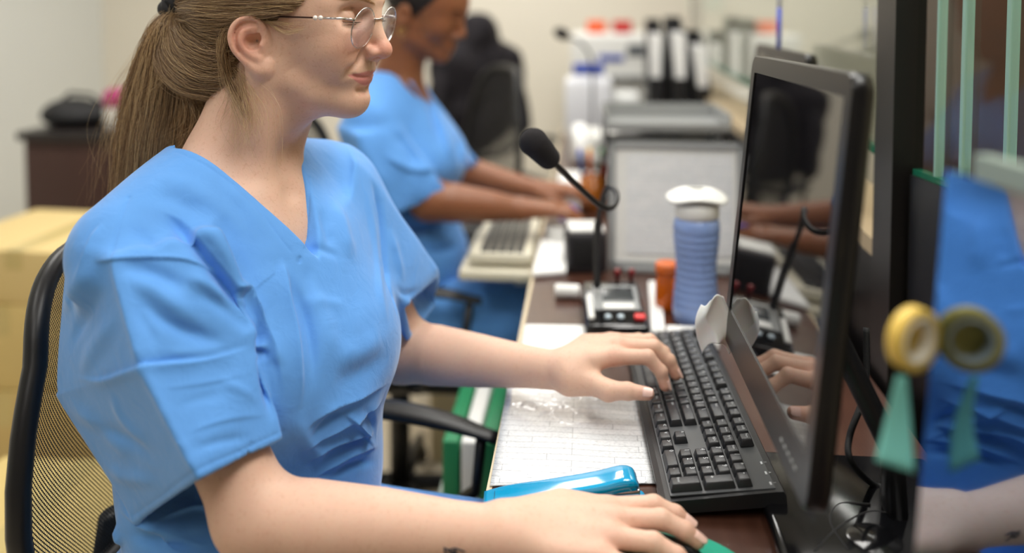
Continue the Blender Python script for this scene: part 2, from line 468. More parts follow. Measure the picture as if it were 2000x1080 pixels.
# lips
for s in (-1, 1):
    HC_([(.0610, s*.0300, -.0365), (.0712, s*.0150, -.0366), (.0758, s*.0045, -.0345), (.0752, 0, -.0355)], [.0014,.0030,.0036,.0034], .005, bod)
    HC_([(.0610, s*.0295, -.0380), (.0692, s*.0150, -.0432), (.0725, 0, -.0460)], [.0012,.0038,.0050], .005, bod)
HC_([(.0845, 0, -.0170), (.0830, 0, -.0240)], [.0014,.0018], .004, bod, 's')
HC_([(.073, -.012, -.0550), (.0765, 0, -.0555), (.073, .012, -.0550)], [.002,.003,.002], .010, bod, 's')
def onface(y, z, dep=0):
    p = bod.surf(H(.14, y, z), -hF, 0, .14); p = HM.inverted() @ p; return (p.x-dep, y, z)
sm_pts = [onface(q_, z_, .0004) for q_, z_ in ((-.0360,-.0335),(-.0310,-.0358),(-.023,-.0380),(-.011,-.0398),(-.004,-.0396),(0,-.0402),(.004,-.0396),(.011,-.0398),(.023,-.0380),(.0310,-.0358),(.0360,-.0335))]
HC_(sm_pts, [.0012,.0020,.0020,.0017,.0015,.0015,.0015,.0017,.0020,.0020,.0012], .002, bod, 's')
for s in (-1, 1):
    HC_([onface(s*.0375,-.0305,.0), onface(s*.0375,-.0375,.0)], [.0022,.0018], .010, bod, 's')
# ears
def ear(s):
    f = bod
    def e(x, z, o=0): return (x, s*(.0705-.46*x+o), (z*1.03-.0022))
    f.u(ell(H(*e(-.0225,.0055,-.002)), (.0205,.0066,.0275), HR @ Matrix.Rotation(-s*.40, 3, 'Z')), .004)
    hx = crs([e(-.010,.002,.000), e(-.008,.012,.001), e(-.010,.0225,.003), e(-.0175,.0295,.004), e(-.0275,.0292,.004), e(-.0360,.0230,.004), e(-.0400,.0115,.004), e(-.0385,-.0005,.003), e(-.0325,-.0110,.002), e(-.0240,-.0190,.001), e(-.0150,-.0262,.001), e(-.0080,-.0250,.000), e(-.0060,-.0190,-.001)], 34)
    hr = np.interp(np.linspace(0, 1, 34), [0,.2,.5,.7,.82,.92,1], [.0026,.0031,.0033,.0034,.0042,.0056,.0046])
    HC_([tuple(q_) for q_ in hx], list(hr), .003, f)
    HE(*e(-.0145,-.0215,.0), (.0070,.0040,.0075), .003, f)
    ah = crs([e(-.0175,.0195,.003), e(-.0265,.0165,.0045), e(-.0300,.0080,.0045), e(-.0285,-.0010,.004), e(-.0220,-.0090,.003), e(-.0140,-.0125,.003)], 16)
    HC_([tuple(q_) for q_ in ah], list(np.interp(np.linspace(0, 1, 16), [0,.4,1], [.0022,.0036,.0030])), .004, f)
    HE(*e(-.0185,.0045,.004), (.0085,.0125,.0090), .002, f, 's')
    HC_([e(-.0130,-.0040,.001), e(-.0125,-.0075,.001)], [.0030,.0024], .002, f, 's')
    HC_([e(-.0150,.0120,.001), e(-.0140,.0085,-.001)], [.0030,.0034], .002, f, 's')
    HC_([tuple(q_) for q_ in crs([e(-.0150,.0245,.0055), e(-.0250,.0240,.0065), e(-.0335,.0165,.0065), e(-.0350,.006,.0060), e(-.0310,-.005,.005)], 12)], [.0016]*12, .003, f, 's')
    HC_([e(-.0095,.0040,.001), e(-.0105,.0005,.0025), e(-.0110,-.0035,.0015)], [.0032,.0036,.0030], .003, f)
ear(-1); ear(1)
# neck and shoulders
N0 = Vector((-.41, .985, 1.06)); tyaw = R(25)
tF = Vector((math.cos(tyaw), -math.sin(tyaw), 0)); tL = Vector((math.sin(tyaw), math.cos(tyaw), 0))
TM = Matrix((tuple(tF), tuple(tL), (0,0,1))).transposed().to_4x4(); TM.translation = (N0.x, N0.y, 0); TR = TM.to_3x3()
def TP(f, l, z): return TM @ Vector((f, l, z))
bod.u(chain([H(-.040, 0, -.010), Vector((-.394,.992,1.145)), Vector((-.424,.985,1.06))], [.052,.051,.056]), .03)
bod.u(cap(H(-.018,-.060,-.030), TP(.050,-.018,1.045), .014, .010), .022)
bod.u(cap(H(-.018,.060,-.030), TP(.050,.018,1.045), .014, .010), .022)
bod.u(cap(H(.015, 0, -.056), Vector((-.394,.972,1.125)), .026, .030), .03)
NS = Vector((-.473,.849,1.02)); FS = Vector((-.347,1.121,1.02))
bod.u(cap(Vector((-.425,.955,1.080)), NS+Vector((0,0,-.01)), .028, .034), .04)
bod.u(cap(Vector((-.405,1.02,1.080)), FS+Vector((0,0,-.01)), .028, .034), .04)
bod.u(ell(TP(.034, 0, .96), (.080,.125,.110), TR), .04)
bod.u(ell(TP(.03, 0, .80), (.085,.115,.18), TR), .04)
for s in (-1, 1):
    bod.u(cap(TP(.062, s*.018, 1.045), TP(.030, s*.13, 1.055), .008, .008), .02)
bod.s(ell(TP(.095, 0, 1.058), (.014,.012,.012), TR), .012)
# near (right) arm
NE = Vector((-.318,.795,.769)); NW = Vector((-.076,.785,.7705))
bod.u(chain([NS, NS.lerp(NE,.5), NS.lerp(NE,.82), NE], [.036,.036,.037,.038]), .02)
bod.u(chain([NE+Vector((-.005,0,.0)), NE.lerp(NW,.22)+Vector((0,0,-.001)), NE.lerp(NW,.5), NE.lerp(NW,.8), NW], [.037,.0385,.0340,.0270,.0248], (0,0,1), .97), .016)
# far (left) arm
FE = Vector((-.262,1.19,.774)); FW = Vector((-.026,1.095,.794))
bod.u(chain([FS, FS.lerp(FE,.5), FE], [.038,.040,.042]), .02)
bod.u(chain([FE, FE.lerp(FW,.22), FE.lerp(FW,.5), FE.lerp(FW,.8), FW], [.042,.0415,.035,.0268,.0240], (0,0,1), .97), .016)
NAILS = []
def finger(pts, rs, k=.004, nail=None):
    bod.u(chain(pts, rs), k)
    for i in range(1, len(pts)-1): bod.u(ell(pts[i], (rs[i]*1.07,)*3), .003)
    if nail: NAILS.append((Vector(pts[-2]), Vector(pts[-1]), rs[-1], Vector(nail)))
V3 = Vector
# near hand over the mouse
m0 = {'i': (.020,.833,.772), 'm': (.026,.813,.774), 'r': (.022,.793,.769), 'p': (.012,.774,.762)}
for q, r_ in (('i',.0112), ('m',.0115), ('r',.0110), ('p',.0105)):
    bod.u(chain([NW+V3((.0,(m0[q][1]-.785)*.35,.0)), V3(m0[q])-V3((.045,0,-.002)), V3(m0[q])], [.0195,.0150,r_]), .014)
bod.u(cap(NW+V3((.012,.022,-.008)), V3((.000,.842,.759)), .015, .011), .014)   # thumb mound
up = (0, 0, 1)
finger([m0['i'], (.066,.840,.774), (.087,.838,.767), (.0985,.836,.7590)], [.0108,.0092,.0082,.0074], .006, (.55,-.25,.8))
finger([m0['m'], (.071,.815,.775), (.093,.812,.767), (.1045,.810,.7590)], [.0110,.0094,.0083,.0075], .006, (.55,-.25,.8))
finger([m0['r'], (.062,.788,.769), (.083,.784,.760), (.092,.782,.7530)], [.0106,.0090,.0080,.0072], .006, (.55,-.25,.8))
finger([m0['p'], (.045,.763,.758), (.062,.757,.752), (.069,.755,.7480)], [.0100,.0082,.0072,.0065], .006, (.55,-.3,.8))
finger([(.000,.842,.759), (.026,.853,.756), (.050,.850,.7530)], [.0110,.0100,.0088], .006)
# far hand on the keyboard
k0 = {'i': (.036,1.100,.814), 'm': (.040,1.122,.8185), 'r': (.038,1.143,.816), 'p': (.032,1.162,.810)}
for q, r_ in (('i',.0110), ('m',.0112), ('r',.0108), ('p',.0100)):
    bod.u(chain([FW+V3((.0,(k0[q][1]-1.125)*.4+.004,.002)), V3(k0[q])-V3((.034,.002,.006)), V3(k0[q])], [.0185,.0145,r_]), .013)
bod.u(chain([FW+V3((.006,-.014,-.006)), V3((.008,1.078,.787)), V3((.026,1.066,.7845))], [.018,.0150,.0122]), .012)
finger([(.026,1.066,.7845), (.050,1.061,.7870), (.0745,1.058,.7860)], [.0125,.0103,.0080], .006, (.25,-.75,.62))
finger([k0['i'], (.0770,1.099,.8150), (.0935,1.096,.7980), (.0985,1.094,.7810)], [.0108,.0092,.0080,.0071], .006, (.9,-.2,.35))
finger([k0['m'], (.0865,1.125,.8180), (.1060,1.123,.8020), (.1150,1.121,.7840)], [.0110,.0093,.0081,.0072], .006, (.9,-.2,.35))
finger([k0['r'], (.0830,1.150,.8160), (.1020,1.150,.8010), (.1100,1.149,.7840)], [.0106,.0090,.0078,.0070], .006, (.9,-.2,.35))
finger([k0['p'], (.0700,1.174,.8080), (.0860,1.177,.7960), (.0930,1.178,.7830)], [.0098,.0080,.0071,.0064], .006, (.9,-.2,.35))

BV, BF = bod.mesh(HSKIN)
BV = relax(BV, BF, 1, .4)
me = np_mesh('person', BV, BF)
# skin tone: redder nose, cheeks, ears, lips and knuckles
L = (np.array(HM.inverted()) @ np.c_[BV, np.ones(len(BV))].T).T[:, :3]
def g(c, r, P=L): return np.exp(-(((P-np.array(c))/np.array(r))**2).sum(1))
red = .75*g((.100,0,-.008), (.016,.016,.013))+.55*(g((.068,-.036,-.004), (.022,.02,.018))+g((.068,.036,-.004), (.022,.02,.018)))
red += .55*(g((-.022,-.088,.004), (.03,.012,.03))+g((-.022,.088,.004), (.03,.012,.03)))+.2*g((.075,0,-.062), (.02,.02,.012))
lip = np.zeros(len(L)); sel = (L[:,0] > .050) & (np.abs(L[:,1]) < .036)
y_ = np.abs(L[:,1]); up_ = -.0322-.0030*np.clip((y_-.004)/.028, 0, 1)**1.1-.0012*np.exp(-(y_/.003)**2); lo_ = -.0510+.0140*np.clip(y_/.032, 0, 1)**2
lip = np.clip((up_-L[:,2])/.0012, 0, 1)*np.clip((L[:,2]-lo_)/.0012, 0, 1)*sel*np.clip((.0330-y_)/.002, 0, 1)
for q in list(m0.values())+list(k0.values()): red += .35*g(q, (.014,.014,.014), BV)
for a, b, r_, n in NAILS: red += .45*g(b, (.012,.012,.012), BV)
brow = np.zeros(len(L))
set_attr(me, 'tone', np.c_[np.clip(red, 0, 1), lip, brow])
q = NT('fair_skin'); b = q.b
at = q.n('ShaderNodeAttribute', attribute_name='tone'); sp = q.n('ShaderNodeSeparateColor'); q.l(at.outputs['Color'], sp.inputs[0])
tc = q.n('ShaderNodeTexCoord'); nz = q.n('ShaderNodeTexNoise'); nz.inputs['Scale'].default_value = 45; nz.inputs['Detail'].default_value = 6; q.l(tc.outputs['Object'], nz.inputs['Vector'])
m1 = q.n('ShaderNodeMix', data_type='RGBA'); m1.inputs['A'].default_value = srgb(217,174,152); m1.inputs['B'].default_value = srgb(222,186,162); q.l(nz.outputs['Fac'], m1.inputs['Factor'])
m2 = q.n('ShaderNodeMix', data_type='RGBA'); m2.inputs['B'].default_value = srgb(208,128,108); q.l(m1.outputs['Result'], m2.inputs['A']); q.l(sp.outputs[0], m2.inputs['Factor'])
m3 = q.n('ShaderNodeMix', data_type='RGBA'); m3.inputs['B'].default_value = srgb(204,134,128); q.l(m2.outputs['Result'], m3.inputs['A']); q.l(sp.outputs[1], m3.inputs['Factor'])
fk = q.n('ShaderNodeTexNoise'); fk.inputs['Scale'].default_value = 260; fk.inputs['Detail'].default_value = 3; q.l(tc.outputs['Object'], fk.inputs['Vector'])
fr_ = q.n('ShaderNodeValToRGB'); fr_.color_ramp.elements[0].position = .55; fr_.color_ramp.elements[0].color = (1,1,1,1); fr_.color_ramp.elements[1].position = .75; fr_.color_ramp.elements[1].color = (.80,.68,.60,1); q.l(fk.outputs['Fac'], fr_.inputs[0])
m4 = q.n('ShaderNodeMix', data_type='RGBA', blend_type='MULTIPLY'); m4.inputs['Factor'].default_value = .5; q.l(m3.outputs['Result'], m4.inputs['A']); q.l(fr_.outputs[0], m4.inputs['B'])
q.l(m4.outputs['Result'], b.inputs['Base Color']); b.inputs['Roughness'].default_value = .52; b.inputs['Specular IOR Level'].default_value = .4
b.inputs['Subsurface Weight'].default_value = .22; b.inputs['Subsurface Scale'].default_value = .008; b.inputs['Subsurface Radius'].default_value = (1, .35, .2)
n2 = q.n('ShaderNodeTexNoise'); n2.inputs['Scale'].default_value = 900; n2.inputs['Detail'].default_value = 2; q.l(tc.outputs['Object'], n2.inputs['Vector'])
n3 = q.n('ShaderNodeTexVoronoi'); n3.inputs['Scale'].default_value = 420; q.l(tc.outputs['Object'], n3.inputs['Vector'])
ad = q.n('ShaderNodeMath', operation='ADD'); q.l(n2.outputs['Fac'], ad.inputs[0]); q.l(n3.outputs['Distance'], ad.inputs[1])
bp = q.n('ShaderNodeBump'); bp.inputs['Strength'].default_value = .13; bp.inputs['Distance'].default_value = .0006; q.l(ad.outputs[0], bp.inputs['Height']); q.l(bp.outputs['Normal'], b.inputs['Normal'])
skin_m = q.m
nurse = empty('person', (N0.x, N0.y, 0), 0, 'person in light blue scrubs with a fair ponytail and round glasses, seated and typing', 'person')
def keep(o, root=nurse):        # world-space mesh parented to a thing
    o.parent = root; o.matrix_parent_inverse = Matrix.Translation(root.location).inverted(); return o
body = keep(link('body', me, skin_m))
eye_m = mat('eye_white', srgb(225,215,208), .15)
iris_m = mat('iris', srgb(90,110,120), .1)
for s in (-1, 1):
    e = MB().lathe([(.0001,-.0113)]+[(.0113*math.sin(a), -.0113*math.cos(a)) for a in [math.pi*i/16 for i in range(1,16)]]+[(.0001,.0113)], 24)
    c = H(.0648, s*.0330, .0285); o = keep(e.build('eye', [eye_m, iris_m], None)); 
    look = (HR @ V3((.86, -.05, -.5))).normalized(); o.data.transform(T(*c) @ rot_to(look))
    for p in o.data.polygons:
        if (p.center-c).normalized().dot(look) > .88: p.material_index = 1
BT = BVHTree.FromPolygons([tuple(v) for v in BV], [tuple(f) for f in BF])
# lashes and brows are built with the hair, once the strand tool is there
nail_m = mat('finger_nail', srgb(232,192,178), .25, coat=.3)
BT = BVHTree.FromPolygons([tuple(v) for v in BV], [tuple(f) for f in BF])
nl = []
for a, b, r_, n in NAILS:
    ax = (b-a).normalized(); n = (n-ax*n.dot(ax)).normalized(); t = ax.cross(n)
    def fn(u, v, a=a, b=b, ax=ax, n=n, t=t, r_=r_):
        an = (v-.5)*1.55; ln = -.006+.0125*u; wv = 1-.35*max(0, u-.7)/.3*abs(v-.5)*2
        base = b+ax*ln*1.0; dirv = n*math.cos(an*wv)+t*math.sin(an*wv)
        rr = r_*1.03
        if u > .5: rr *= 1-.04*(u-.5)*2
        return base+dirv*(rr+.0003)
    o = keep(MB().grid(fn, 10, 10, thick=-.0005).build('finger_nail', nail_m))

# small dark tattoo of a bird on the near forearm
tt = MB()
for ln in ([(866,1068),(876,1074),(888,1071),(898,1074),(910,1078)], [(868,1070),(870,1080),(880,1084),(890,1078)], [(888,1071),(893,1084),(902,1090)], [(876,1074),(884,1082),(896,1082)], [(872,1072),(880,1078),(892,1076)]):
    pts = []
    for x, y in crs(ln, 10):
        d = ray(x, y).normalized(); h = BT.ray_cast(CL, d)
        if h[0] is not None: pts.append(h[0]+h[1]*.0001)
    if len(pts) > 3: tt.tube(pts, [.0003]+[.0009]*(len(pts)-2)+[.0003], 6)
if tt.v: keep(tt.build('tattoo', mat('tattoo_ink', srgb(52,50,58), .6)))
# ---------------------------------------------------------------- hair: a cap under real strands
HMi = HM.inverted()
def HP(px, py, lat):                    # head-local point seen at a pixel, at lateral position lat
    o = HMi @ CL; d = HMi.to_3x3() @ ray(px, py); t = (lat-o.y)/d.y; return o+d*t
def hairmat(name, c1, c2, c3):
    q = NT(name); b = q.b
    hi = q.n('ShaderNodeHairInfo'); rp = q.n('ShaderNodeValToRGB'); q.l(hi.outputs['Random'], rp.inputs[0])
    e = rp.color_ramp.elements; e[0].color = c1; e[1].color = c3; m = e.new(.5); m.color = c2
    q.l(rp.outputs[0], b.inputs['Base Color']); b.inputs['Roughness'].default_value = .38; b.inputs['Specular IOR Level'].default_value = .6
    b.inputs['Sheen Weight'].default_value = .1
    return q.m
def strands(name, P, rad, m, parent=None):
    """P: n x k x 3 strand points; one hair object"""
    n, k, _ = P.shape; hc = bpy.data.hair_curves.new(name); hc.add_curves([k]*n)
    hc.attributes['position'].data.foreach_set('vector', np.ascontiguousarray(P, dtype=np.float32).ravel()) if 'position' in hc.attributes else hc.position_data.foreach_set('vector', P.astype(np.float32).ravel())
    ra = hc.attributes.get('radius') or hc.attributes.new('radius', 'FLOAT', 'POINT')
    t = np.linspace(0, 1, k); rr = rad*(1-.6*t**3)
    ra.data.foreach_set('value', np.tile(rr, n).astype(np.float32))
    o = bpy.data.objects.new(name, hc); C.objects.link(o); hc.materials.append(m)
    return o
lash_m = mat('lash_hair', srgb(70,50,38), .6); brow_m = mat('brow_hair', srgb(168,130,92), .6)
for s in (-1, 1):
    la = []; br = []
    for lid_, el_, n_, ln_ in ((0, -.34, 60, .0085), (1, -.52, 26, .0045)):
        for i in range(n_):
            az = -.70+1.75*i/(n_-1)+random.uniform(-.02,.02); el = el_-.04*math.cos(az)+random.uniform(-.03,.03); r = .0138
            d = Vector((math.cos(el)*math.cos(az), s*math.cos(el)*math.sin(az), math.sin(el))); p0 = Vector((.0640, s*.0330, .0290))+d*r
            out = Vector((math.cos(az*.9), s*math.sin(az*.9+.12), 0)); l = ln_*random.uniform(.7,1.05)
            la.append(crs([tuple(H(*(p0+out*l*t_+Vector((0,0,1))*(-.0030*t_+.0026*t_*t_)*(1 if lid_ == 0 else 1.2)))) for t_ in (0,.33,.66,1)], 8))
    for i in range(170):
        u = random.random(); y = s*(.010+.040*u); z = .0440+.0055*math.sin(u*2.3)+random.gauss(0,.0014)*(1-.5*u)
        pts = []
        for t_ in (0,.33,.66,1):
            yy = y+s*.0080*t_; zz = z+.0018*t_; h = BT.ray_cast(H(.2, yy, zz), -hF)
            if h[0] is not None: pts.append(tuple(h[0]+h[1]*(.0001+.0007*t_*(1.3-t_))))
        if len(pts) == 4: br.append(crs(pts, 8))
    keep(strands('eyelash', np.stack(la), .00013, lash_m)); keep(strands('eyebrow', np.stack(br), .00008, brow_m))
fair = hairmat('fair_hair', srgb(96,70,44), srgb(146,112,74), srgb(212,182,134))
def flow(guides, n, k, spread, seed, twist=0, clump=0, frizz=.0006):
    """guides: list of guide polylines (any number of points), interpolated across"""
    r = np.random.default_rng(seed); G = np.stack([crs(g_, k) for g_ in guides]); m = len(G)
    u = r.random(n)*(m-1); i = np.minimum(u.astype(int), m-2); f = (u-i)[:,None,None]
    P = G[i]*(1-f)+G[i+1]*f
    t = np.linspace(0, 1, k); sp = np.interp(t, np.linspace(0, 1, len(spread)), spread)
    off = r.normal(size=(n,1,3))*sp[None,:,None]
    # wisps share offsets in clumps
    nc = max(4, n//14); cc = r.normal(size=(nc,1,3)); ci = r.integers(0, nc, n); off = off*.55+cc[ci]*sp[None,:,None]*.75
    ph = r.random((n,1,3))*6.28; fr = r.uniform(1.5, 4, (n,1,1))
    P = P+off+np.sin(ph+fr*t[None,:,None]*6.28)*frizz
    return P
def hp(*pts): return [tuple(HM @ HP(*p)) for p in pts]
capf = Field()
HE(-.014, 0, .058, (.1015,.0795,.095), 0, capf)
capf.u(chain([H(-.07,0,.075), H(-.120,0,.045), H(-.158,0,.040)], [.055,.036,.012]), .04)
HE(-.070, 0, .020, (.052,.066,.050), .03, capf)
# cut the face, the ears and the neck free
capf.s(ell(H(.080, 0, -.012), (.088,.12,.088), HR), .01)
for s in (-1, 1): capf.s(ell(H(-.010, s*.082, -.008), (.036,.026,.034), HR), .006)
capf.s(ell(H(-.01, 0, -.10), (.12,.2,.075), HR), .01)
HV, HF = capf.mesh(.0025); HV = relax(HV, HF, 2)
scalp_m = mat('hair_under_layer', srgb(104,80,54), .55, noise=.35, nscale=160, stretch=(1,1,6), bump=.4, bscale=400)
keep(link('hair_cap', np_mesh('hair_cap', HV, HF), scalp_m))
HT = BVHTree.FromPolygons([tuple(v) for v in HV], [tuple(f) for f in HF])
tie = HP(349, 20, 0.0); tieW = HM @ tie
# side and crown hair drawn back to the tie, laid over the cap
r_ = np.random.default_rng(3)
S = []
def over(p0, p1, lift, k=16, sag=(0,0,0)):
    """a strand from p0 to p1 (head-local) that hugs the cap"""
    out = []; c0 = Vector((-.03, 0, .05))
    for i in range(k):
        t = i/(k-1); q = p0.lerp(p1, t); q = q+Vector(sag)*math.sin(math.pi*t)
        d = (q-c0); o = H(*(c0+d.normalized()*.3)); h = HT.ray_cast(o, (H(*c0)-o).normalized())
        if h[0] is not None and t < .93:
            w = min(1, (1-t)*4); hl = HMi @ h[0]; q = hl+d.normalized()*lift
        out.append(tuple(H(*q)))
    return out
lines = [ # hairline from the nape past the ear, temple, brow to the crown (pixel, lateral)
    [(468,188,-.050),(474,152,-.058),(470,122,-.066),(462,92,-.070),(460,58,-.072),(466,26,-.074),(492,16,-.075),(520,22,-.073),(548,20,-.071),(575,14,-.068),(598,-12,-.064),(622,-45,-.058),(640,-80,-.048),(646,-110,-.03),(648,-120,0)]]
root = crs([tuple(HP(*p)) for p in lines[0]], 60)
guid = []
for i, p in enumerate(root):
    for s in (-1, 1):
        pass
for s in (-1, 1):
    for j in range(3):
        gl = []
        for i in range(0, 60, 2):
            p = Vector(root[i]); p.y = abs(p.y)*s
            q = tie+Vector((.004, s*.006, (i/59-.5)*.016))
            gl.append(over(p, q, .0012+.0022*j, sag=(0, 0, -.004 if i < 16 else .004)))
        S.append(flow(gl, 1500 if s < 0 else 700, 20, [.0012,.0035,.0042,.004,.002], 10+j+s, frizz=.0011))
S.append(flow([hp((492,24,-.078),(440,52,-.076),(428,100,-.076),(440,158,-.074),(470,215,-.080)), hp((480,22,-.078),(446,60,-.077),(437,108,-.077),(450,165,-.076),(482,230,-.083))], 110, 20, [.001,.0022,.003,.0035,.005], 91, frizz=.001))
# crown fill
gl = []
for a in np.linspace(-1.1, 1.1, 14):
    p = Vector((.045, math.sin(a)*.06, .05+.085*math.cos(a))); gl.append(over(p, tie, .003))
S.append(flow(gl, 1200, 18, [.002,.004,.004,.003,.0015], 31))
gl = []
for a in np.linspace(-1.25, 1.25, 18):
    p = Vector((.080-.012*abs(a), math.sin(a)*.072, .075+.070*math.cos(a))); gl.append(over(p, tie, .0025, k=20))
S.append(flow(gl, 2400, 20, [.0015,.003,.004,.003,.0015], 33))
# loose swag from behind the ear sagging under the tie
sw = []
for (a, b, c, d, e) in (((470,190,-.046),(420,188,-.048),(352,172,-.046),(312,120,-.036),(330,40,-.010)),
                       ((474,180,-.050),(420,180,-.054),(358,164,-.054),(318,112,-.042),(333,36,-.012)),
                       ((468,168,-.056),(415,168,-.060),(362,150,-.058),(328,102,-.045),(336,34,-.012)),
                       ((462,150,-.060),(415,150,-.064),(370,132,-.062),(338,92,-.046),(340,30,-.012)),
                       ((458,130,-.064),(415,128,-.067),(376,112,-.064),(348,78,-.046),(344,26,-.010)),
                       ((452,100,-.068),(415,100,-.070),(382,86,-.064),(354,60,-.044),(346,22,-.008))):
    sw.append(hp(a, b, c, d, e))
S.append(flow(sw, 3400, 22, [.0015,.0035,.0045,.0045,.0025], 41, frizz=.0012))
sw2 = [hp((470,200,-.03),(420,196,-.02),(350,190,-.01),(312,130,0),(332,36,0)), hp((470,200,.0),(420,200,.01),(350,190,.02),(312,130,.02),(332,36,0)), hp((470,200,.04),(420,200,.05),(350,180,.05),(312,120,.035),(332,30,.01))]
S.append(flow(sw2, 1400, 20, [.002,.005,.006,.005,.002], 43, frizz=.0015))
allS = [s_ for s_ in S]
for q_ in range(1): pass
def cat_strands(name, lst, k, rad, m):
    out = []
    for P in lst:
        if P.shape[1] != k:
            t0 = np.linspace(0, 1, P.shape[1]); t1 = np.linspace(0, 1, k)
            i = np.minimum((t1*(P.shape[1]-1)).astype(int), P.shape[1]-2); f = (t1*(P.shape[1]-1)-i)[None,:,None]
            P = P[:,i]*(1-f)+P[:,i+1]*f
        out.append(P)
    return strands(name, np.concatenate(out), rad, m)
keep(cat_strands('hair', allS, 20, .00016, fair))
# ponytail
pt = []
for (px0, pxa, pxb, pxc, lat) in ((300,262,240,236,-.020),(306,280,258,250,-.032),(316,305,285,275,-.036),(330,335,320,312,-.034),(342,362,352,345,-.026),(352,388,385,378,-.014),(346,372,372,370,.012),(330,330,325,320,.024),(308,280,262,258,.018),(300,262,240,236,-.020)):
    pt.append(hp((350+(px0-325)*.25, 16, lat*.25), (px0, 62, lat*.9), (pxa, 160, lat), (pxb, 262, lat), (pxc, 372, lat*.9), (pxc-4, 440, lat*.7)))
P1 = flow(pt, 5200, 22, [.001,.004,.0055,.0065,.0075,.009], 51, frizz=.0016)
# shorten the right hand strands that end behind the shoulder
P2 = flow([hp((350,22,0),(372,90,-.01),(402,180,-.02),(420,250,-.02)), hp((340,18,0),(385,100,.01),(420,190,.0),(440,240,.0)), hp((340,18,0),(360,100,.02),(380,180,.03),(395,270,.02))], 1300, 18, [.001,.003,.005,.006], 52, frizz=.0016)
keep(cat_strands('ponytail', [P1, P2], 22, .00016, fair))
# stray hairs
fl = []
r_ = np.random.default_rng(77)
def stray(a, b, mid, n, sp, k=12):
    for i in range(n):
        j = lambda q, s_: (q[0]+r_.normal()*s_, q[1]+r_.normal()*s_, q[2]+r_.normal()*.0025)
        fl.append(crs(hp(j(a, sp*.5), j(mid, sp), j(b, sp*1.4)), k))
stray((464,150,-.070), (505,285,-.090), (490,215,-.081), 42, 17)
stray((466,170,-.068), (465,290,-.089), (470,230,-.081), 26, 17)
stray((462,130,-.072), (540,320,-.092), (525,200,-.080), 7, 10)
stray((455,180,-.060), (420,270,-.074), (442,230,-.068), 26, 12)
stray((330,30,-.01), (205,330,-.02), (232,190,-.02), 26, 13)
stray((330,30,-.01), (195,390,-.02), (215,230,-.02), 22, 15)
stray((330,120,-.03), (330,300,-.05), (380,230,-.05), 24, 16)
stray((330,20,-.02), (270,330,-.04), (285,160,-.05), 40, 14)
stray((360,120,-.06), (250,200,-.04), (300,170,-.05), 16, 12)
stray((520,40,-.074), (590,58,-.072), (555,60,-.076), 34, 4)
stray((512,42,-.075), (575,48,-.072), (545,44,-.077), 30, 4)
stray((460,160,-.069), (445,285,-.084), (452,225,-.077), 30, 18)
stray((468,140,-.071), (488,250,-.087), (492,190,-.078), 26, 13)
stray((320,60,-.02), (240,300,-.03), (262,170,-.03), 50, 12)
fairl = hairmat('fair_hair_light', srgb(150,118,78), srgb(190,158,112), srgb(226,200,156))
keep(strands('stray_hair', np.stack(fl), .00009, fairl))
tm = MB()
tieW = HM @ HP(352, 14, 0)
ax = (HM @ HP(334, 38, 0)-HM @ HP(364, 4, 0)).normalized()
for rr, off in ((.0160,-.012),(.0180,-.004),(.0178,.004),(.0155,.012)):
    cpt = tieW+ax*off; M_ = rot_to(ax)
    tm.tube([cpt+M_.to_3x3() @ V3((rr*math.cos(a)*(1+.06*math.sin(5*a+off*300)), rr*math.sin(a)*(1+.05*math.cos(4*a)), .0016*math.sin(3*a+off*500))) for a in [2*math.pi*i/28 for i in range(28)]], .0062, 8, closed=True)
keep(tm.build('hair_tie', mat('black_elastic', srgb(22,21,24), .7, bump=.5, bscale=900)))

# ---------------------------------------------------------------- glasses
gl_root = empty('glasses', tuple(H(.09,0,.017)), 0, 'round thin metal framed glasses on the fair-haired nurse', 'glasses')
def lens_mat():
    q = NT('lens_glass'); t = q.t; t.nodes.remove(q.b)
    g = q.n('ShaderNodeBsdfGlossy'); g.inputs['Roughness'].default_value = .02; tr_ = q.n('ShaderNodeBsdfTransparent'); tr_.inputs['Color'].default_value = (.95,.95,.985,1)
    lw = q.n('ShaderNodeLayerWeight'); pw = q.n('ShaderNodeMath', operation='POWER'); pw.inputs[1].default_value = 4; q.l(lw.outputs['Facing'], pw.inputs[0]); fz = q.n('ShaderNodeMath', operation='MULTIPLY_ADD'); fz.inputs[1].default_value = .6; fz.inputs[2].default_value = .04; q.l(pw.outputs[0], fz.inputs[0]); mx = q.n('ShaderNodeMixShader'); q.l(fz.outputs[0], mx.inputs[0]); q.l(tr_.outputs[0], mx.inputs[1]); q.l(g.outputs[0], mx.inputs[2]); q.l(mx.outputs[0], q.o.inputs['Surface']); return q.m
silver = mat('silver_wire', srgb(205,200,196), .22, 1); gold_m = mat('dark_bronze_wire', srgb(70,48,40), .35, .8)
pearl = mat('pearl_bead', srgb(240,230,222), .2, coat=.6); lensm = lens_mat()
fr = MB()
def lens_pt(s, a, rad=1.0, bulge=0):
    cy = math.cos(a)*.0243*rad; cz = math.sin(a)*.0226*rad
    wrap = R(4); x = .0896+cz*.24-cy*math.sin(wrap); y = s*(.0335+cy*math.cos(wrap)); return H(x+bulge*(1-rad*rad), y, .0172+cz*.995-.0)
for s in (-1, 1):
    fr.tube([lens_pt(s, 2*math.pi*i/48) for i in range(48)], .00062, 8, closed=True)
fr.tube([lens_pt(1, math.pi*.86), H(.0960,.0055,.0265), H(.0970,0,.0275), H(.0960,-.0055,.0265), lens_pt(-1, math.pi*.86)], .0009, 8)
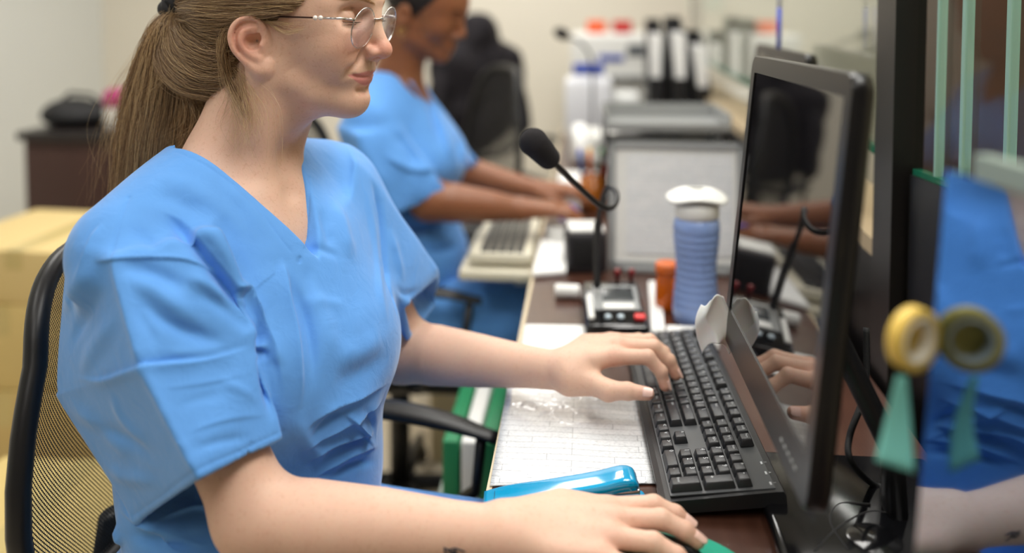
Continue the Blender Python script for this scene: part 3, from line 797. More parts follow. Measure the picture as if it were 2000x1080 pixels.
for s in (-1, 1):
    o_ = lens_pt(s, .42); fr.tube([o_, H(.0875, s*.0590, .0275), H(.0830, s*.0625, .0282)], .0013, 8, flat=1)
    fr.tube([lens_pt(s, math.pi*1.02), H(.0870, s*.0095, .0120), H(.0850, s*.0100, .0085)], .0004, 6)
keep(fr.build('frame', silver), gl_root)
for s in (-1, 1):
    lb = MB(); n = 48; rings = 6
    def lf(u, v, s=s, off=0):
        return lens_pt(s, 2*math.pi*v, .985*u+1e-4, .0012)
    lb.grid(lf, rings, n, thick=.0009)
    keep(lb.build('lens', lensm), gl_root)
    tpm = MB(); tpm.tube([H(.0830, s*.0625, .0282), H(.060, s*.0705, .0290), H(.030, s*.0745, .0298), H(-.006, s*.0770, .0305), H(-.022,s*.0780,.024), H(-.034, s*.0790, .010)], [.0010,.0008,.0010,.0013,.0013,.0010], 8)
    tmp = keep(tpm.build('temple', gold_m), gl_root)
    sm = MB(); sm.tube([H(.0835, s*.0622, .0282), H(.058, s*.0708, .02895)], .0013, 8); keep(sm.build('temple_end', silver), tmp)
    for t in (.052, .0575):
        b_ = MB(); b_.lathe([(.0001,-.0027)]+[(.0027*math.sin(q), -.0027*math.cos(q)) for q in [math.pi*i/8 for i in range(1,8)]]+[(.0001,.0027)], 12, M=T(*H(t, s*(.0733-.0003*0)*1.0-.0015*s+(.055-t)*.3*s, .0291))); keep(b_.build('pearl', pearl), tmp)
    pd = MB(); pd.lathe([(.0001,-.0008),(.0030,-.0006),(.0032,0),(.0030,.0006),(.0001,.0008)], 14, sy=.6, M=T(*H(.0845, s*.0102, .0070)) @ rot_to(HR @ V3((.45, s*.9, 0)))); keep(pd.build('nose_pad', lensm), gl_root)
# ---------------------------------------------------------------- scrub top
def clothmat(name, c, c2=None, weave=True):
    q = NT(name); b = q.b; tc = q.n('ShaderNodeTexCoord')
    nz = q.n('ShaderNodeTexNoise'); nz.inputs['Scale'].default_value = 25; nz.inputs['Detail'].default_value = 5; q.l(tc.outputs['Object'], nz.inputs['Vector'])
    mx = q.n('ShaderNodeMix', data_type='RGBA'); q.l(nz.outputs['Fac'], mx.inputs['Factor']); mx.inputs['A'].default_value = tuple(x*.93 for x in c[:3])+(1,); mx.inputs['B'].default_value = tuple(min(1, x*1.06) for x in c[:3])+(1,)
    q.l(mx.outputs['Result'], b.inputs['Base Color']); b.inputs['Roughness'].default_value = .72; b.inputs['Sheen Weight'].default_value = .35; b.inputs['Sheen Roughness'].default_value = .4
    b.inputs['Specular IOR Level'].default_value = .25
    vo = q.n('ShaderNodeTexNoise'); vo.inputs['Scale'].default_value = 1400; vo.inputs['Detail'].default_value = 1; q.l(tc.outputs['Object'], vo.inputs['Vector'])
    n2 = q.n('ShaderNodeTexNoise'); n2.inputs['Scale'].default_value = 38; n2.inputs['Detail'].default_value = 3; n2.inputs['Distortion'].default_value = .8; q.l(tc.outputs['Object'], n2.inputs['Vector'])
    b1 = q.n('ShaderNodeBump'); b1.inputs['Strength'].default_value = .25; b1.inputs['Distance'].default_value = .0006; q.l(vo.outputs['Fac'], b1.inputs['Height'])
    b2 = q.n('ShaderNodeBump'); b2.inputs['Strength'].default_value = .35; b2.inputs['Distance'].default_value = .004; q.l(n2.outputs['Fac'], b2.inputs['Height']); q.l(b1.outputs['Normal'], b2.inputs['Normal'])
    q.l(b2.outputs['Normal'], b.inputs['Normal']); return q.m
scrub_m = clothmat('blue_scrub_cotton', srgb(98,160,232))
top = Field()
top.u(ell(TP(-.010, 0, .985), (.105,.150,.105), TR), 0)
top.u(cap(Vector((-.430,.955,1.058)), NS+Vector((.0,.0,-.012)), .062, .060), .05)
top.u(cap(Vector((-.415,1.01,1.058)), FS+Vector((.0,.0,-.012)), .062, .060), .05)
top.u(ell(TP(.070, 0, .862), (.116,.158,.120), TR), .07)
top.u(ell(TP(.045, 0, .965), (.080,.115,.085), TR), .05)
top.u(ell(TP(.005, 0, .83), (.125,.160,.20), TR), .05)
top.u(ell(TP(.030, 0, .70), (.125,.165,.16), TR), .05)
top.u(ell(TP(.0, 0, .57), (.155,.195,.10), TR), .05)
# near sleeve: two stacked faceted tubes that meet at a pressed fold
A0, B0, C0, D0 = W(126,515,.88), W(216,500,.775), W(430,440,.83), W(330,480,.92)
A1, B1, C1, D1 = W(103,770,.86), W(275,718,.738), W(512,672,.825), W(400,720,.90)
A2, B2, C2, D2 = W(265,1022,.82), W(387,937,.725), W(556,856,.81), W(440,890,.88)
def ring(a, b, t): return [p.lerp(q, t) for p, q in zip(a, b)]
R0, R1, R2 = [A0,B0,C0,D0], [A1,B1,C1,D1], [A2,B2,C2,D2]
top.u(hull(R0+R1, .0, .006), .026)
sl2 = hull(R1+R2, .0, .003); top.u(sl2, .004)
# far sleeve
f0 = [W(640,300,1.06), W(745,400,1.16), W(730,520,1.05), W(650,420,1.20)]
f2 = [W(862,527,1.22), W(838,628,1.27), W(796,674,1.15), W(772,560,1.10)]
f1 = [W(765,405,1.16), W(800,470,1.25), W(760,600,1.10), W(715,470,1.04)]
top.u(cap(FS+Vector((0,0,-.01)), FS.lerp(FE,.45)+Vector((.0,0,.0)), .066, .070), .04)
FT = [W(700,330,1.08), W(730,400,1.25), W(740,560,1.25), W(712,520,1.03)]; FH = [W(862,527,1.20), W(850,600,1.27), W(797,674,1.14), W(792,585,1.09)]
fs2 = hull(FT+FH, 0, .006)
top.u(fs2, .030)
# openings: hollow the sleeves, cut the neck
th = .0062
def hollow(hl, rTop, rEnd, depth=.35, dist=.12):
    """the inside of a sleeve: the same facets a cloth's thickness further in, open past the hem"""
    cT = sum(rTop, Vector())/len(rTop); cE = sum(rEnd, Vector())/len(rEnd); ax = (cE-cT).normalized(); ln = (cE-cT).length
    def shr(r, c, k): return [c+(p-c)*(1-k/max((p-c).length, .01)) for p in r]
    e = 1+dist/ln*.6
    st = [p.lerp(q, depth) for p, q in zip(rTop, rEnd)]; en = [p.lerp(q, e) for p, q in zip(rTop, rEnd)]
    return hull(shr(st, cT.lerp(cE, depth), th*1.5)+shr(en, cT.lerp(cE, e), th*1.5), 0, .004)
cut = Field(); 
top.s(hollow(sl2, R1, R2, .25), .0)
hth, th = th, .011; top.s(hollow(fs2, FT, FH, .78), .0); th = hth
# v neck: a wedge opening down the front, round the nape
TMi = np.array(TM.inverted(), dtype=np.float32)
def neckcut(P):
    q = P @ TMi[:3,:3].T+TMi[:3,3]; f, l, z = q[:,0], q[:,1], q[:,2]
    vz = .988; wv = np.clip((z-vz)*.56, -.05, .2)          # half width grows with height
    front = np.maximum(np.abs(l+.012)-wv, -(f+.02))
    back = np.sqrt((f+.015)**2+(l*.92)**2)-.066; back = np.maximum(back, 1.055-z)
    return np.minimum(front*.83, back)
top.s(Prim(neckcut, TP(.05,0,1.06), .16), .004)
TV, TF = top.mesh(HSKIN*1.45)
TV = relax(TV, TF, 2, .4)
FOLDS = [
 # dropped shoulder seam, big shoulder fold
 ([(217,507),(252,504),(300,503),(350,505),(385,513),(434,532),(470,570)], .0042, .0030, 'step|'),
 ([(300,405),(345,425),(385,458),(420,500),(455,545),(490,595),(520,650),(545,710),(560,790)], .0120, .0110, 'step'),
 ([(312,428),(352,443),(392,478),(424,518),(455,560),(485,605),(500,650)], .0095, -.0150, 'soft'),
 ([(505,600),(513,680),(523,750),(535,830)], .0060, -.0110, 'soft'),
 ([(545,500),(556,535),(562,585),(577,651),(586,749),(580,830)], .0120, .0075, 'pets'),
 ([(557,535),(588,595),(605,651),(612,703),(612,770)], .0060, -.0045, 'soft'), ([(570,520),(615,590),(640,660),(642,740)], .0120, .0035, 'soft'),
 # pressed lines
 ([(216,500),(245,610),(275,716)], .0045, .0025, 'line'), ([(277,722),(330,826),(387,935)], .0045, .0022, 'line'),
 ([(140,735),(200,742),(275,718),(400,705),(508,674)], .0060, .0040, 'pets'),
 ([(262,1006),(330,958),(385,918),(470,880),(552,842)], .0012, -.0011, 'line|'),
 # drag lines on the upper sleeve
 ([(222,514),(280,527),(330,548),(370,575)], .0075, -.0040, 'soft'), ([(235,530),(300,565),(350,600),(420,640)], .0100, .0045, 'soft'),
 ([(250,555),(300,605),(350,640),(406,661),(455,680)], .0070, -.0050, 'soft'), ([(360,555),(420,588),(476,630),(495,650)], .0070, -.0038, 'soft'), ([(350,530),(410,560),(460,600)], .0070, .0036, 'soft'),
 ([(255,590),(290,640),(310,690)], .0060, -.0020, 'soft'), ([(300,680),(380,690),(460,672)], .0060, .0018, 'soft'),
 # cuff creases
 ([(300,760),(400,748),(500,725)], .0060, .0010, 'step'), ([(330,800),(400,778),(470,770)], .0050, -.0008, 'soft'), ([(350,850),(440,820),(535,808)], .0060, .0012, 'step'), ([(370,880),(430,862),(500,852)], .0045, -.0016, 'soft'),
 ([(420,740),(470,760),(515,790)], .0045, .0014, 'soft'),
 # back plane of the sleeve
 ([(120,620),(150,560),(200,515)], .0120, .0050, 'soft'), ([(130,690),(165,620),(210,560)], .0090, -.0040, 'soft'), ([(150,740),(190,670),(235,610)], .0110, .0035, 'soft'),
 ([(125,790),(190,830),(260,900)], .0120, .0030, 'soft'), ([(160,830),(230,850),(320,900)], .0090, -.0026, 'soft'), ([(180,900),(240,930),(320,940)], .0090, .0026, 'soft'),
 ([(215,760),(240,820),(300,880)], .0080, .0020, 'soft'), ([(205,430),(175,480),(150,560)], .0100, .0040, 'step'),
 # yoke
 ([(252,385),(230,445),(217,503)], .0014, -.0018, 'line|'),
 ([(290,345),(360,360),(430,410),(500,480)], .0110, .0030, 'soft'), ([(285,375),(350,395),(400,425)], .0090, -.0026, 'soft'), ([(420,350),(480,400),(530,470)], .0100, .0026, 'soft'), ([(240,440),(290,470),(300,495)], .0080, -.0030, 'soft'),
 # chest
 ([(583,492),(630,487),(668,506)], .0055, -.0022, 'soft'), ([(590,500),(600,560),(605,600)], .0060, -.0018, 'soft'),
 ([(650,380),(672,450),(690,520)], .0130, .0040, 'soft'), ([(625,400),(640,450),(650,490)], .0090, -.0030, 'soft'), ([(595,582),(640,590),(690,598)], .0070, .0016, 'soft'),
 ([(737,500),(741,512),(743,522)], .0030, -.0035, 'soft'),
 ([(640,750),(700,730),(775,690)], .0140, -.0040, 'soft'), ([(640,700),(700,690),(760,650)], .0140, .0030, 'soft'),
 # gathers at the waist
 ([(585,845),(640,800),(700,775),(765,745)], .0080, .0060, 'step'), ([(580,880),(650,840),(720,800),(750,780)], .0080, .0060, 'step'), ([(590,910),(640,870),(700,850),(740,840)], .0070, .0060, 'step'),
 ([(610,935),(680,890),(745,870)], .0070, .0050, 'step'), ([(600,860),(650,815),(690,800)], .0050, -.0050, 'soft'), ([(620,900),(690,865),(735,855)], .0050, -.0050, 'soft'), ([(640,930),(700,905),(750,900)], .0050, -.0040, 'soft'),
 ([(575,800),(600,860),(640,900)], .0080, .0040, 'soft'), ([(665,800),(700,830),(735,880)], .0060, .0050, 'step'), ([(700,790),(725,820),(735,850)], .0050, -.0040, 'soft'),
 # far shoulder and sleeve
 ([(722,340),(736,380),(747,430),(756,539),(770,590),(787,668)], .0060, -.0060, 'soft'), ([(708,350),(725,420),(735,500),(745,580),(765,650)], .0090, .0030, 'soft'),
 ([(760,440),(775,500),(790,560)], .0080, .0030, 'soft'), ([(770,560),(795,575),(820,565)], .0055, -.0026, 'soft'), ([(780,600),(800,590),(825,598)], .0060, .0024, 'soft'),
 # neck band stitching
 ([(345,296),(400,322),(455,362),(510,418),(568,490)], .0011, -.0014, 'line|'), ([(604,345),(603,400),(596,485)], .0011, -.0014, 'line|'), ([(586,500),(585,515)], .0020, -.0020, 'line'),
 # below the sleeve
 ([(190,960),(290,1030),(420,1070)], .0100, .0060, 'step'), ([(240,1040),(330,1060),(430,1040)], .0080, -.0060, 'soft'), ([(175,880),(215,980),(240,1070)], .0090, .0060, 'step'), ([(300,1020),(380,990),(430,1000)], .0070, .0050, 'step'),
]
FOLDS = [(a, b, c*(1.15 if b > .004 else 1), *d) for a, b, c, *d in FOLDS]
TV, TN = strokes(TV, TF, FOLDS)
top_o = keep(link('scrub_top', np_mesh('scrub_top', TV, TF), scrub_m))
# trousers, shoes
trs = Field(); kn = [Vector((.02,.79,.56)), Vector((.075,1.03,.56))]
hips_ = TP(.0, 0, .55)
trs.u(ell(TP(.0, 0, .55), (.15,.185,.105), TR), 0)
for s, k_ in ((-1, kn[0]), (1, kn[1])):
    hp_ = TP(.03, s*.095, .555); trs.u(cap(hp_, k_, .092, .068), .05)
    an = Vector((k_.x-.06, k_.y-.02, .10)); trs.u(cap(k_, an, .070, .058), .03)
    trs.s(cap(an+Vector((0,0,.03)), an+Vector((0,0,-.08)), .047, .050), .002)
PV, PF_ = trs.mesh(.006); PV = relax(PV, PF_, 2)
keep(link('scrub_trousers', np_mesh('scrub_trousers', PV, PF_), scrub_m))
sm_ = mat('white_leather_shoe', srgb(225,225,222), .5)
for k_ in kn:
    sf = Field(); ax_ = k_.x-.06; sy = k_.y-.02
    sf.u(cap((ax_, sy, .16), (ax_, sy, .06), .042, .042), 0); sf.u(cap((ax_-.03, sy, .045), (ax_+.15, sy-.03, .035), .042, .034), .03); sf.s(planes([(A3((0,0,1)), .0)], (ax_, sy, 0), .3), 0)
    SV, SF = sf.mesh(.005); keep(link('shoe', np_mesh('shoe', relax(SV, SF, 1), SF), sm_))
# ================================================================ the work place
DZ = .737
wood_m = mat('dark_wood_laminate', srgb(84,54,42), .28, nscale=14, col2=srgb(58,34,26), bump=.1, bscale=60, stretch=(6,1,1), coat=.3)
edge_m = mat('cream_edge_band', srgb(206,190,160), .5)
black_g = mat('black_gloss_plastic', srgb(14,14,16), .12, spec=.6)
black_m = mat('black_matt_plastic', srgb(26,26,28), .45)
black_r = mat('black_rubber', srgb(18,18,19), .7, bump=.3, bscale=800)
white_p = mat('white_plastic', srgb(232,232,228), .35)
grey_p = mat('grey_plastic', srgb(150,152,152), .4)
paper_m = mat('white_paper', srgb(240,240,238), .6)
steel = mat('brushed_steel', srgb(190,190,192), .3, 1)
dk = empty('desk', (.15, 2.0, 0), 0, 'long dark wood desk with a cream front edge along the partition', 'desk')
def kp(o, root): return keep(o, root)
m = MB(); m.box((.148, 1.98, DZ-.015), (.502, 3.3, .03)); kp(m.build('desk_top', wood_m), dk)
m = MB(); m.box((-.106, 1.98, DZ-.0155), (.006, 3.3, .031)); kp(m.build('edge_band', edge_m), dk)
m = MB(); m.box((.385, 1.98, DZ/2-.015), (.02, 3.26, DZ-.03)); kp(m.build('modesty_panel', wood_m), dk)
for y in (.36, 1.55, 2.55, 3.6):
    m = MB(); m.box((.17, y, DZ/2-.015), (.40, .03, DZ-.03)); kp(m.build('leg', wood_m), dk)

# paper form in a clear sleeve
def formmat(name, sc, row, gloss=.06, ink=(120,122,126), coat=1):
    q = NT(name); b = q.b; tc = q.n('ShaderNodeTexCoord')
    br = q.n('ShaderNodeTexBrick'); br.offset = .37; br.offset_frequency = 3; br.squash = .6; br.squash_frequency = 2
    br.inputs['Scale'].default_value = sc; br.inputs['Brick Width'].default_value = 1.7; br.inputs['Row Height'].default_value = row
    br.inputs['Mortar Size'].default_value = .006; br.inputs['Mortar Smooth'].default_value = .6; br.inputs['Color1'].default_value = srgb(236,237,238); br.inputs['Color2'].default_value = srgb(226,229,231); br.inputs['Mortar'].default_value = srgb(*ink)
    q.l(tc.outputs['Object'], br.inputs['Vector'])
    mp = q.n('ShaderNodeMapping'); mp.inputs['Scale'].default_value = (260, 900, 1); q.l(tc.outputs['Object'], mp.inputs['Vector'])
    nz = q.n('ShaderNodeTexNoise'); nz.inputs['Scale'].default_value = 1; nz.inputs['Detail'].default_value = 1; q.l(mp.outputs['Vector'], nz.inputs['Vector'])
    rp = q.n('ShaderNodeValToRGB'); rp.color_ramp.elements[0].position = .36; rp.color_ramp.elements[0].color = (.28,.28,.3,1); rp.color_ramp.elements[1].position = .44; q.l(nz.outputs['Fac'], rp.inputs[0])
    mx = q.n('ShaderNodeMix', data_type='RGBA', blend_type='MULTIPLY'); mx.inputs['Factor'].default_value = .38; q.l(br.outputs['Color'], mx.inputs['A']); q.l(rp.outputs[0], mx.inputs['B'])
    q.l(mx.outputs['Result'], b.inputs['Base Color']); b.inputs['Roughness'].default_value = .5; b.inputs['Coat Weight'].default_value = coat; b.inputs['Coat Roughness'].default_value = gloss
    n2 = q.n('ShaderNodeTexNoise'); n2.inputs['Scale'].default_value = 14; n2.inputs['Detail'].default_value = 5; q.l(tc.outputs['Object'], n2.inputs['Vector'])
    bp = q.n('ShaderNodeBump'); bp.inputs['Strength'].default_value = .5; bp.inputs['Distance'].default_value = .012; q.l(n2.outputs['Fac'], bp.inputs['Height']); q.l(bp.outputs['Normal'], b.inputs['Coat Normal'])
    return q.m
form_m = formmat('printed_form_in_sleeve', 13, .17, ink=(150,154,158))
def sheet(name, pts, z, th, m, label, cat, wav=.0008, group=None, n=16):
    a, b, c, d = [Vector((p[0], p[1], 0)) for p in pts]
    cen = (a+b+c+d)/4
    mb = MB()
    def fn(u, v):
        p = a.lerp(b, u).lerp(d.lerp(c, u), v)-cen
        return (p.x, p.y, z+th+wav*(1+math.sin(9*u+3*v)*math.cos(7*v+1))*.5)
    mb.grid(fn, n, n, thick=th)
    o = mb.build(name, m, None, (cen.x, cen.y, 0)); return tag(o, label, cat, group)
def pz(x, y, z=DZ): p = WZ(x, y, z); return (p.x, p.y)
sheet('paper_form', [pz(957,952), pz(1283,948), pz(1243,752), pz(992,752)], DZ+.0006, .0016, form_m, 'printed white form in a clear plastic sleeve between stapler and keyboard', 'paper', wav=.0012)
sheet('paper_sheet', [pz(1016,690), pz(1200,694), pz(1185,640), pz(1026,638)], DZ+.0006, .003, paper_m, 'white paper stack under the front of the microphone base', 'paper')
sheet('paper_sheet', [pz(1040,545), pz(1106,540), pz(1108,470), pz(1056,478)], DZ+.0006, .012, paper_m, 'small pad of white notes at the desk edge beside the black cube', 'paper')
sheet('paper_sheet', [pz(1272,655), pz(1299,652), pz(1288,555), pz(1266,556)], DZ+.0006, .006, paper_m, 'narrow white paper strip between microphone base and orange bottle', 'paper')
o = MB().box((0,0,.006), (.075,.07,.012), bev=.002).build('note_pad', paper_m, None, (.163,1.352,DZ+.001)); tag(o, 'white note pad lying in front of the blue bottle', 'paper')

# keyboard
kb = empty('keyboard', (.0774, .880, DZ+.001), math.atan2(.043, 1), 'full-size black computer keyboard under the fair-haired nurse\'s left hand', 'keyboard')
# local frame: x = depth from the typist's edge, y = length away from the number pad
KD, KL = .128, .446; tilt = R(6.0)
bm_ = MB(); n0 = []
prof = [(0,.000),(0,.011),(.006,.0135),(KD-.010,.0155),(KD-.002,.0150),(KD,.011),(KD,.000)]
vs = []
for x, z in prof: vs.append((x,0,z))
k_ = len(prof)
for x, z in prof: vs.append((x,KL,z))
MT = T(0,0,.002) @ RY(-tilt)
bm_.add(vs, [tuple(range(k_)), tuple(range(2*k_-1,k_-1,-1))]+[(i,(i+1)%k_+0,(i+1)%k_+k_,i+k_)[::-1] for i in range(k_)], 0, False, MT)
kcase = bm_.build('case', mat('keyboard_case_black', srgb(30,30,32), .35, bump=.15, bscale=900), kb)
m = MB(); m.box((KD/2+.001, KL/2, .0158), (KD-.020, KL-.012, .0012), M=MT); m.build('key_well', mat('keyboard_well_grey', srgb(84,86,88), .35), kb)
foot = MB()
for y in (.04, KL-.04): foot.box((KD-.012, y, .0035), (.012,.03,.021))
foot.build('foot', black_m, kb)
key_m = mat('key_black', srgb(36,37,40), .26, spec=.7, bump=.25, bscale=1500); leg_m = mat('key_legend_white', srgb(205,208,210), .5)
P_ = .0187; PR = .0173; U0, V0 = .0095, .0115
def txtmesh(s_, size):
    cu = bpy.data.curves.new('t', 'FONT'); cu.body = s_; cu.size = size; cu.resolution_u = 1; cu.align_x = 'LEFT'
    o = bpy.data.objects.new('t', cu); C.objects.link(o); dg = bpy.context.evaluated_depsgraph_get(); me = o.evaluated_get(dg).to_mesh()
    v = [tuple(q.co) for q in me.vertices]; f = [tuple(p.vertices) for p in me.polygons]; o.evaluated_get(dg).to_mesh_clear()
    bpy.data.objects.remove(o); bpy.data.curves.remove(cu); return v, f
KEYS = []
def krow(row, u, items):
    for it in items:
        if isinstance(it, (int, float)): u += it; continue
        s_, w_ = it if isinstance(it, tuple) else (it, 1)
        KEYS.append((s_, u, row, w_, 1)); u += w_
MA = 7.35; NA = 4.18
krow(0, MA, [('Ctrl',1.25),('Menu',1.25),('Win',1.25),('Alt',1.25),('',6.25),('Alt',1.25),('Win',1.25),('Ctrl',1.25)])
krow(1, MA, [('Shift',2.75),'/','.',',','M','N','B','V','C','X','Z',('Shift',2.25)])
krow(2, MA, [('Enter',2.25),"'",';','L','K','J','H','G','F','D','S','A',('Caps',1.75)])
krow(3, MA, [('\\',1.5),']','[','P','O','I','U','Y','T','R','E','W','Q',('Tab',1.5)])
krow(4, MA, [('Back',2),'=','-','0','9','8','7','6','5','4','3','2','1','`'])
krow(5.12, MA, ['F12','F11','F10','F9',.5,'F8','F7','F6','F5',.5,'F4','F3','F2','F1',1,'Esc'])
krow(5.12, NA, ['Pause','ScrLk','PrtSc']); krow(4, NA, ['PgUp','Home','Ins']); krow(3, NA, ['PgDn','End','Del']); krow(1, NA+1, ['^']); krow(0, NA, ['>','v','<'])
KEYS += [('Enter',0,0,1,2),('+',0,2,1,2)]
krow(0, 1, ['.',('0',2)]); krow(1, 1, ['3','2','1']); krow(2, 1, ['6','5','4']); krow(3, 1, ['9','8','7']); krow(4, 0, ['-','*','/','Num'])
cache = {}
KEYS.sort(key=lambda q: (q[1], q[2]))
rest = MB()
for i, (s_, u, row, wu, hv) in enumerate(KEYS):
    W_, D_ = wu*P_-.0012, hv*PR-.0012
    k = (round(wu,2), hv)
    if k not in cache:
        bmx = bmesh.new(); bmesh.ops.create_cube(bmx, size=1)
        for v in bmx.verts:
            t_ = v.co.z > 0; sx = (D_-.0050 if t_ else D_)/1; sy = (W_-.0046 if t_ else W_)
            v.co = Vector((v.co.x*sx+(.0006 if t_ else 0), v.co.y*sy, .0085 if t_ else 0))
        bmesh.ops.bevel(bmx, geom=bmx.edges[:], offset=.0011, segments=2, profile=.6, affect='EDGES')
        bmx.verts.index_update(); cache[k] = ([tuple(v.co) for v in bmx.verts], [tuple(v.index for v in f.verts) for f in bmx.faces]); bmx.free()
    x = V0+(row+hv/2)*PR; y = U0+(u+wu/2)*P_; kh = .0155+.0008*abs(row-2)*.6
    Mk = MT @ T(x, y, kh)
    tgt = MB() if i < 100 else rest
    tgt.add(cache[k][0], cache[k][1], 0, True, Mk)
    if s_:
        sz = .0078 if len(s_) == 1 else .0040
        tv, tf = txtmesh(s_, sz)
        # letters read from the typist's side: right = -y, up = +x
        Mt = Mk @ T(-hv*PR/2+.0055+(.0032 if len(s_) == 1 else .004), wu*P_/2-.0042, .00865) @ RZ(-math.pi/2)
        tgt.add(tv, tf, 1, False, Mt)
    if i < 100: tgt.build('key', [key_m, leg_m], kb)
o = rest.build('key', [key_m, leg_m], kb); o['kind'] = 'stuff'
tl = MB()
for j, s_ in enumerate(('1','A','S')):
    tl.box((KD-.012, .014+.02*j, .0168), (.002,.005,.0006), M=MT)
    tv, tf = txtmesh(s_, .004); tl.add(tv, tf, 0, False, MT @ T(KD-.009, .016+.02*j, .0168) @ RZ(-math.pi/2))
tl.build('status_light', leg_m, kb)

# mouse and pad
pad = MB(); pad.lathe([(.001,0),(.085,0),(.086,.0015),(.085,.003),(.001,.003)], 64)
tag(pad.build('mouse_pad', mat('green_foam', srgb(40,170,140), .6, bump=.1), None, (.075,.770,DZ+.001)), 'round sea-green mouse pad under the fair-haired nurse\'s right hand', 'mouse pad')
mf = Field(); mf.u(ell((0,0,.002), (.050,.029,.016)), 0); mf.u(ell((-.012,0,.002), (.038,.029,.016)), .01); mf.s(planes([(A3((0,0,1)), .0)], (0,0,0), .3), 0)
mv, mff = mf.mesh(.0016); mo = empty('computer_mouse', (.062,.805,DZ+.0042), R(-2), 'black computer mouse on the green pad, held by a hand', 'mouse')
mo_m = mat('mouse_black', srgb(22,22,25), .3); link('body', np_mesh('body', relax(mv, mff, 2), mff), mo_m, mo)
MB().lathe([(.001,-.003),(.009,-.003),(.010,0),(.009,.003),(.001,.003)], 20, M=T(.032,0,.006) @ RX(math.pi/2)).build('scroll_wheel', black_r, mo)

# stapler
st = empty('stapler', (-.022, .890, DZ+.002), R(4), 'glossy bright blue stapler lying in front of the printed form', 'stapler')
blue = mat('blue_gloss_plastic', srgb(0,150,200), .12, coat=.8)
def prof_body(name, top_, bot, w, m, n=40, par=st, crown=.10):
    mb = MB(); tp = crs(top_, n); bt = crs(bot, n); vs = []; fs = []; cs = 12
    for i in range(n):
        for j in range(cs):
            a = math.pi*j/(cs-1); yy = math.cos(a); e = math.sin(a)**.35
            wi = w*(1 if len(tp[i]) < 3 else tp[i][2])
            vs.append((tp[i][0], wi*yy, bt[i][1]+(tp[i][1]-bt[i][1])*((1-crown)+crown*math.sin(a)) if True else 0))
        vs.append((bt[i][0], -wi, bt[i][1])); vs.append((bt[i][0], wi, bt[i][1]))
    k = cs+2
    for i in range(n-1):
        for j in range(k): fs.append((i*k+j, i*k+(j+1)%k, (i+1)*k+(j+1)%k, (i+1)*k+j))
    fs.append(tuple(range(k-1,-1,-1))); fs.append(tuple((n-1)*k+j for j in range(k)))
    mb.add(vs, fs, 0, True); o = mb.build(name, m, par); return o
prof_body('base', [(-.082,.006,.7),(-.06,.008,1),(0,.009,1),(.05,.010,1),(.078,.011,.85),(.086,.007,.6)], [(-.082,0),(-.06,0),(0,0),(.05,0),(.078,0),(.086,.0)], .017, blue)
prof_body('top_arm', [(-.086,.0085,.75),(-.06,.014,1.0),(-.02,.021,1.0),(.03,.030,1.05),(.058,.037,1.05),(.070,.036,.95),(.075,.030,.8)], [(-.086,.007),(-.06,.0085),(-.02,.0115),(.03,.018),(.058,.024),(.070,.025),(.075,.026)], .015, blue)
prof_body('magazine', [(-.075,.011),(0,.016),(.05,.021),(.077,.0235)], [(-.075,.009),(0,.010),(.05,.014),(.077,.0165)], .009, steel)
m = MB(); m.lathe([(.0001,.0),(.0022,0),(.0022,.0006),(.0001,.0006)], 14, M=T(.061,-.0145,.033) @ RX(math.pi/2)); m.box((.055,-.0150,.0255), (.010,.001,.003)); m.build('rivet', black_m, st)

# microphone
mc = empty('microphone', (.043,1.41,DZ), R(4), 'black gooseneck desk microphone with foam head and red button on its base', 'microphone')
mb = MB(); hw, hl = .052, .075
vs = [(-hw,-hl,.004),(hw,-hl,.004),(hw,hl,.004),(-hw,hl,.004),(-hw*.94,-hl*.95,.026),(hw*.94,-hl*.95,.026),(hw*.9,hl*.93,.052),(-hw*.9,hl*.93,.052)]
bmx = bmesh.new(); bv = [bmx.verts.new(v) for v in vs]
for f in [(3,2,1,0),(4,5,6,7),(0,1,5,4),(1,2,6,5),(2,3,7,6),(3,0,4,7)]: bmx.faces.new([bv[i] for i in f])
bmesh.ops.bevel(bmx, geom=bmx.edges[:], offset=.006, segments=3, profile=.5, affect='EDGES'); bmx.verts.index_update()
mb.add([v.co for v in bmx.verts], [[v.index for v in f.verts] for f in bmx.faces], 0, True); bmx.free()
mb.build('base', black_g, mc)
sl = math.atan2(.026, hl*1.88)
MP = T(0,0,.0405) @ RX(sl)
MB().rbox((.004,.012,0), (.074,.078,.003), .0014, M=MP).build('control_panel', grey_p, mc)
MB().rbox((.008,.020,.002), (.052,.040,.003), .001, M=MP).build('display', mat('lcd_grey', srgb(58,62,64), .2), mc)
MB().rbox((.006,-.018,.002), (.050,.016,.002), .0008, M=MP).build('label_plate', white_p, mc)
MB().rbox((.036,-.052,.003), (.017,.012,.006), .002, M=MP).build('talk_button', mat('red_button', srgb(225,60,60), .3, emit=.15), mc)
for x in (-.014,.006): MB().lathe([(.0001,0),(.0055,0),(.005,.004),(.0001,.0045)], 18, M=MP @ T(x,-.052,.001)).build('round_button', mat('pale_button', srgb(190,205,215), .3), mc)
for x in (.012,.036): MB().lathe([(.004,0),(.004,.012),(.0055,.012),(.0055,.022),(.003,.024)], 16, M=MP @ T(x,.064,.0)).build('knob', mat('dark_red_knob', srgb(120,22,24), .3), mc)
MB().rbox((-.040,-.020,.001), (.010,.070,.006), .002, M=MP).build('side_grip', white_p, mc)
mtw = mc.matrix_world if False else (T(.043,1.41,DZ) @ RZ(R(4)))
iv = mtw.inverted()
path = [W(1166,560,1.44), W(1167,500,1.425), W(1168,440,1.40), W(1174,398,1.37), W(1186,368,1.34), W(1200,370,1.31), W(1205,388,1.285), W(1194,406,1.26), W(1170,400,1.235), W(1125,360,1.19), W(1086,322,1.145), W(1066,302,1.125)]
path = [iv @ Vector(tuple(p)) for p in path]
pts = [tuple(p) for p in crs(path, 70)]
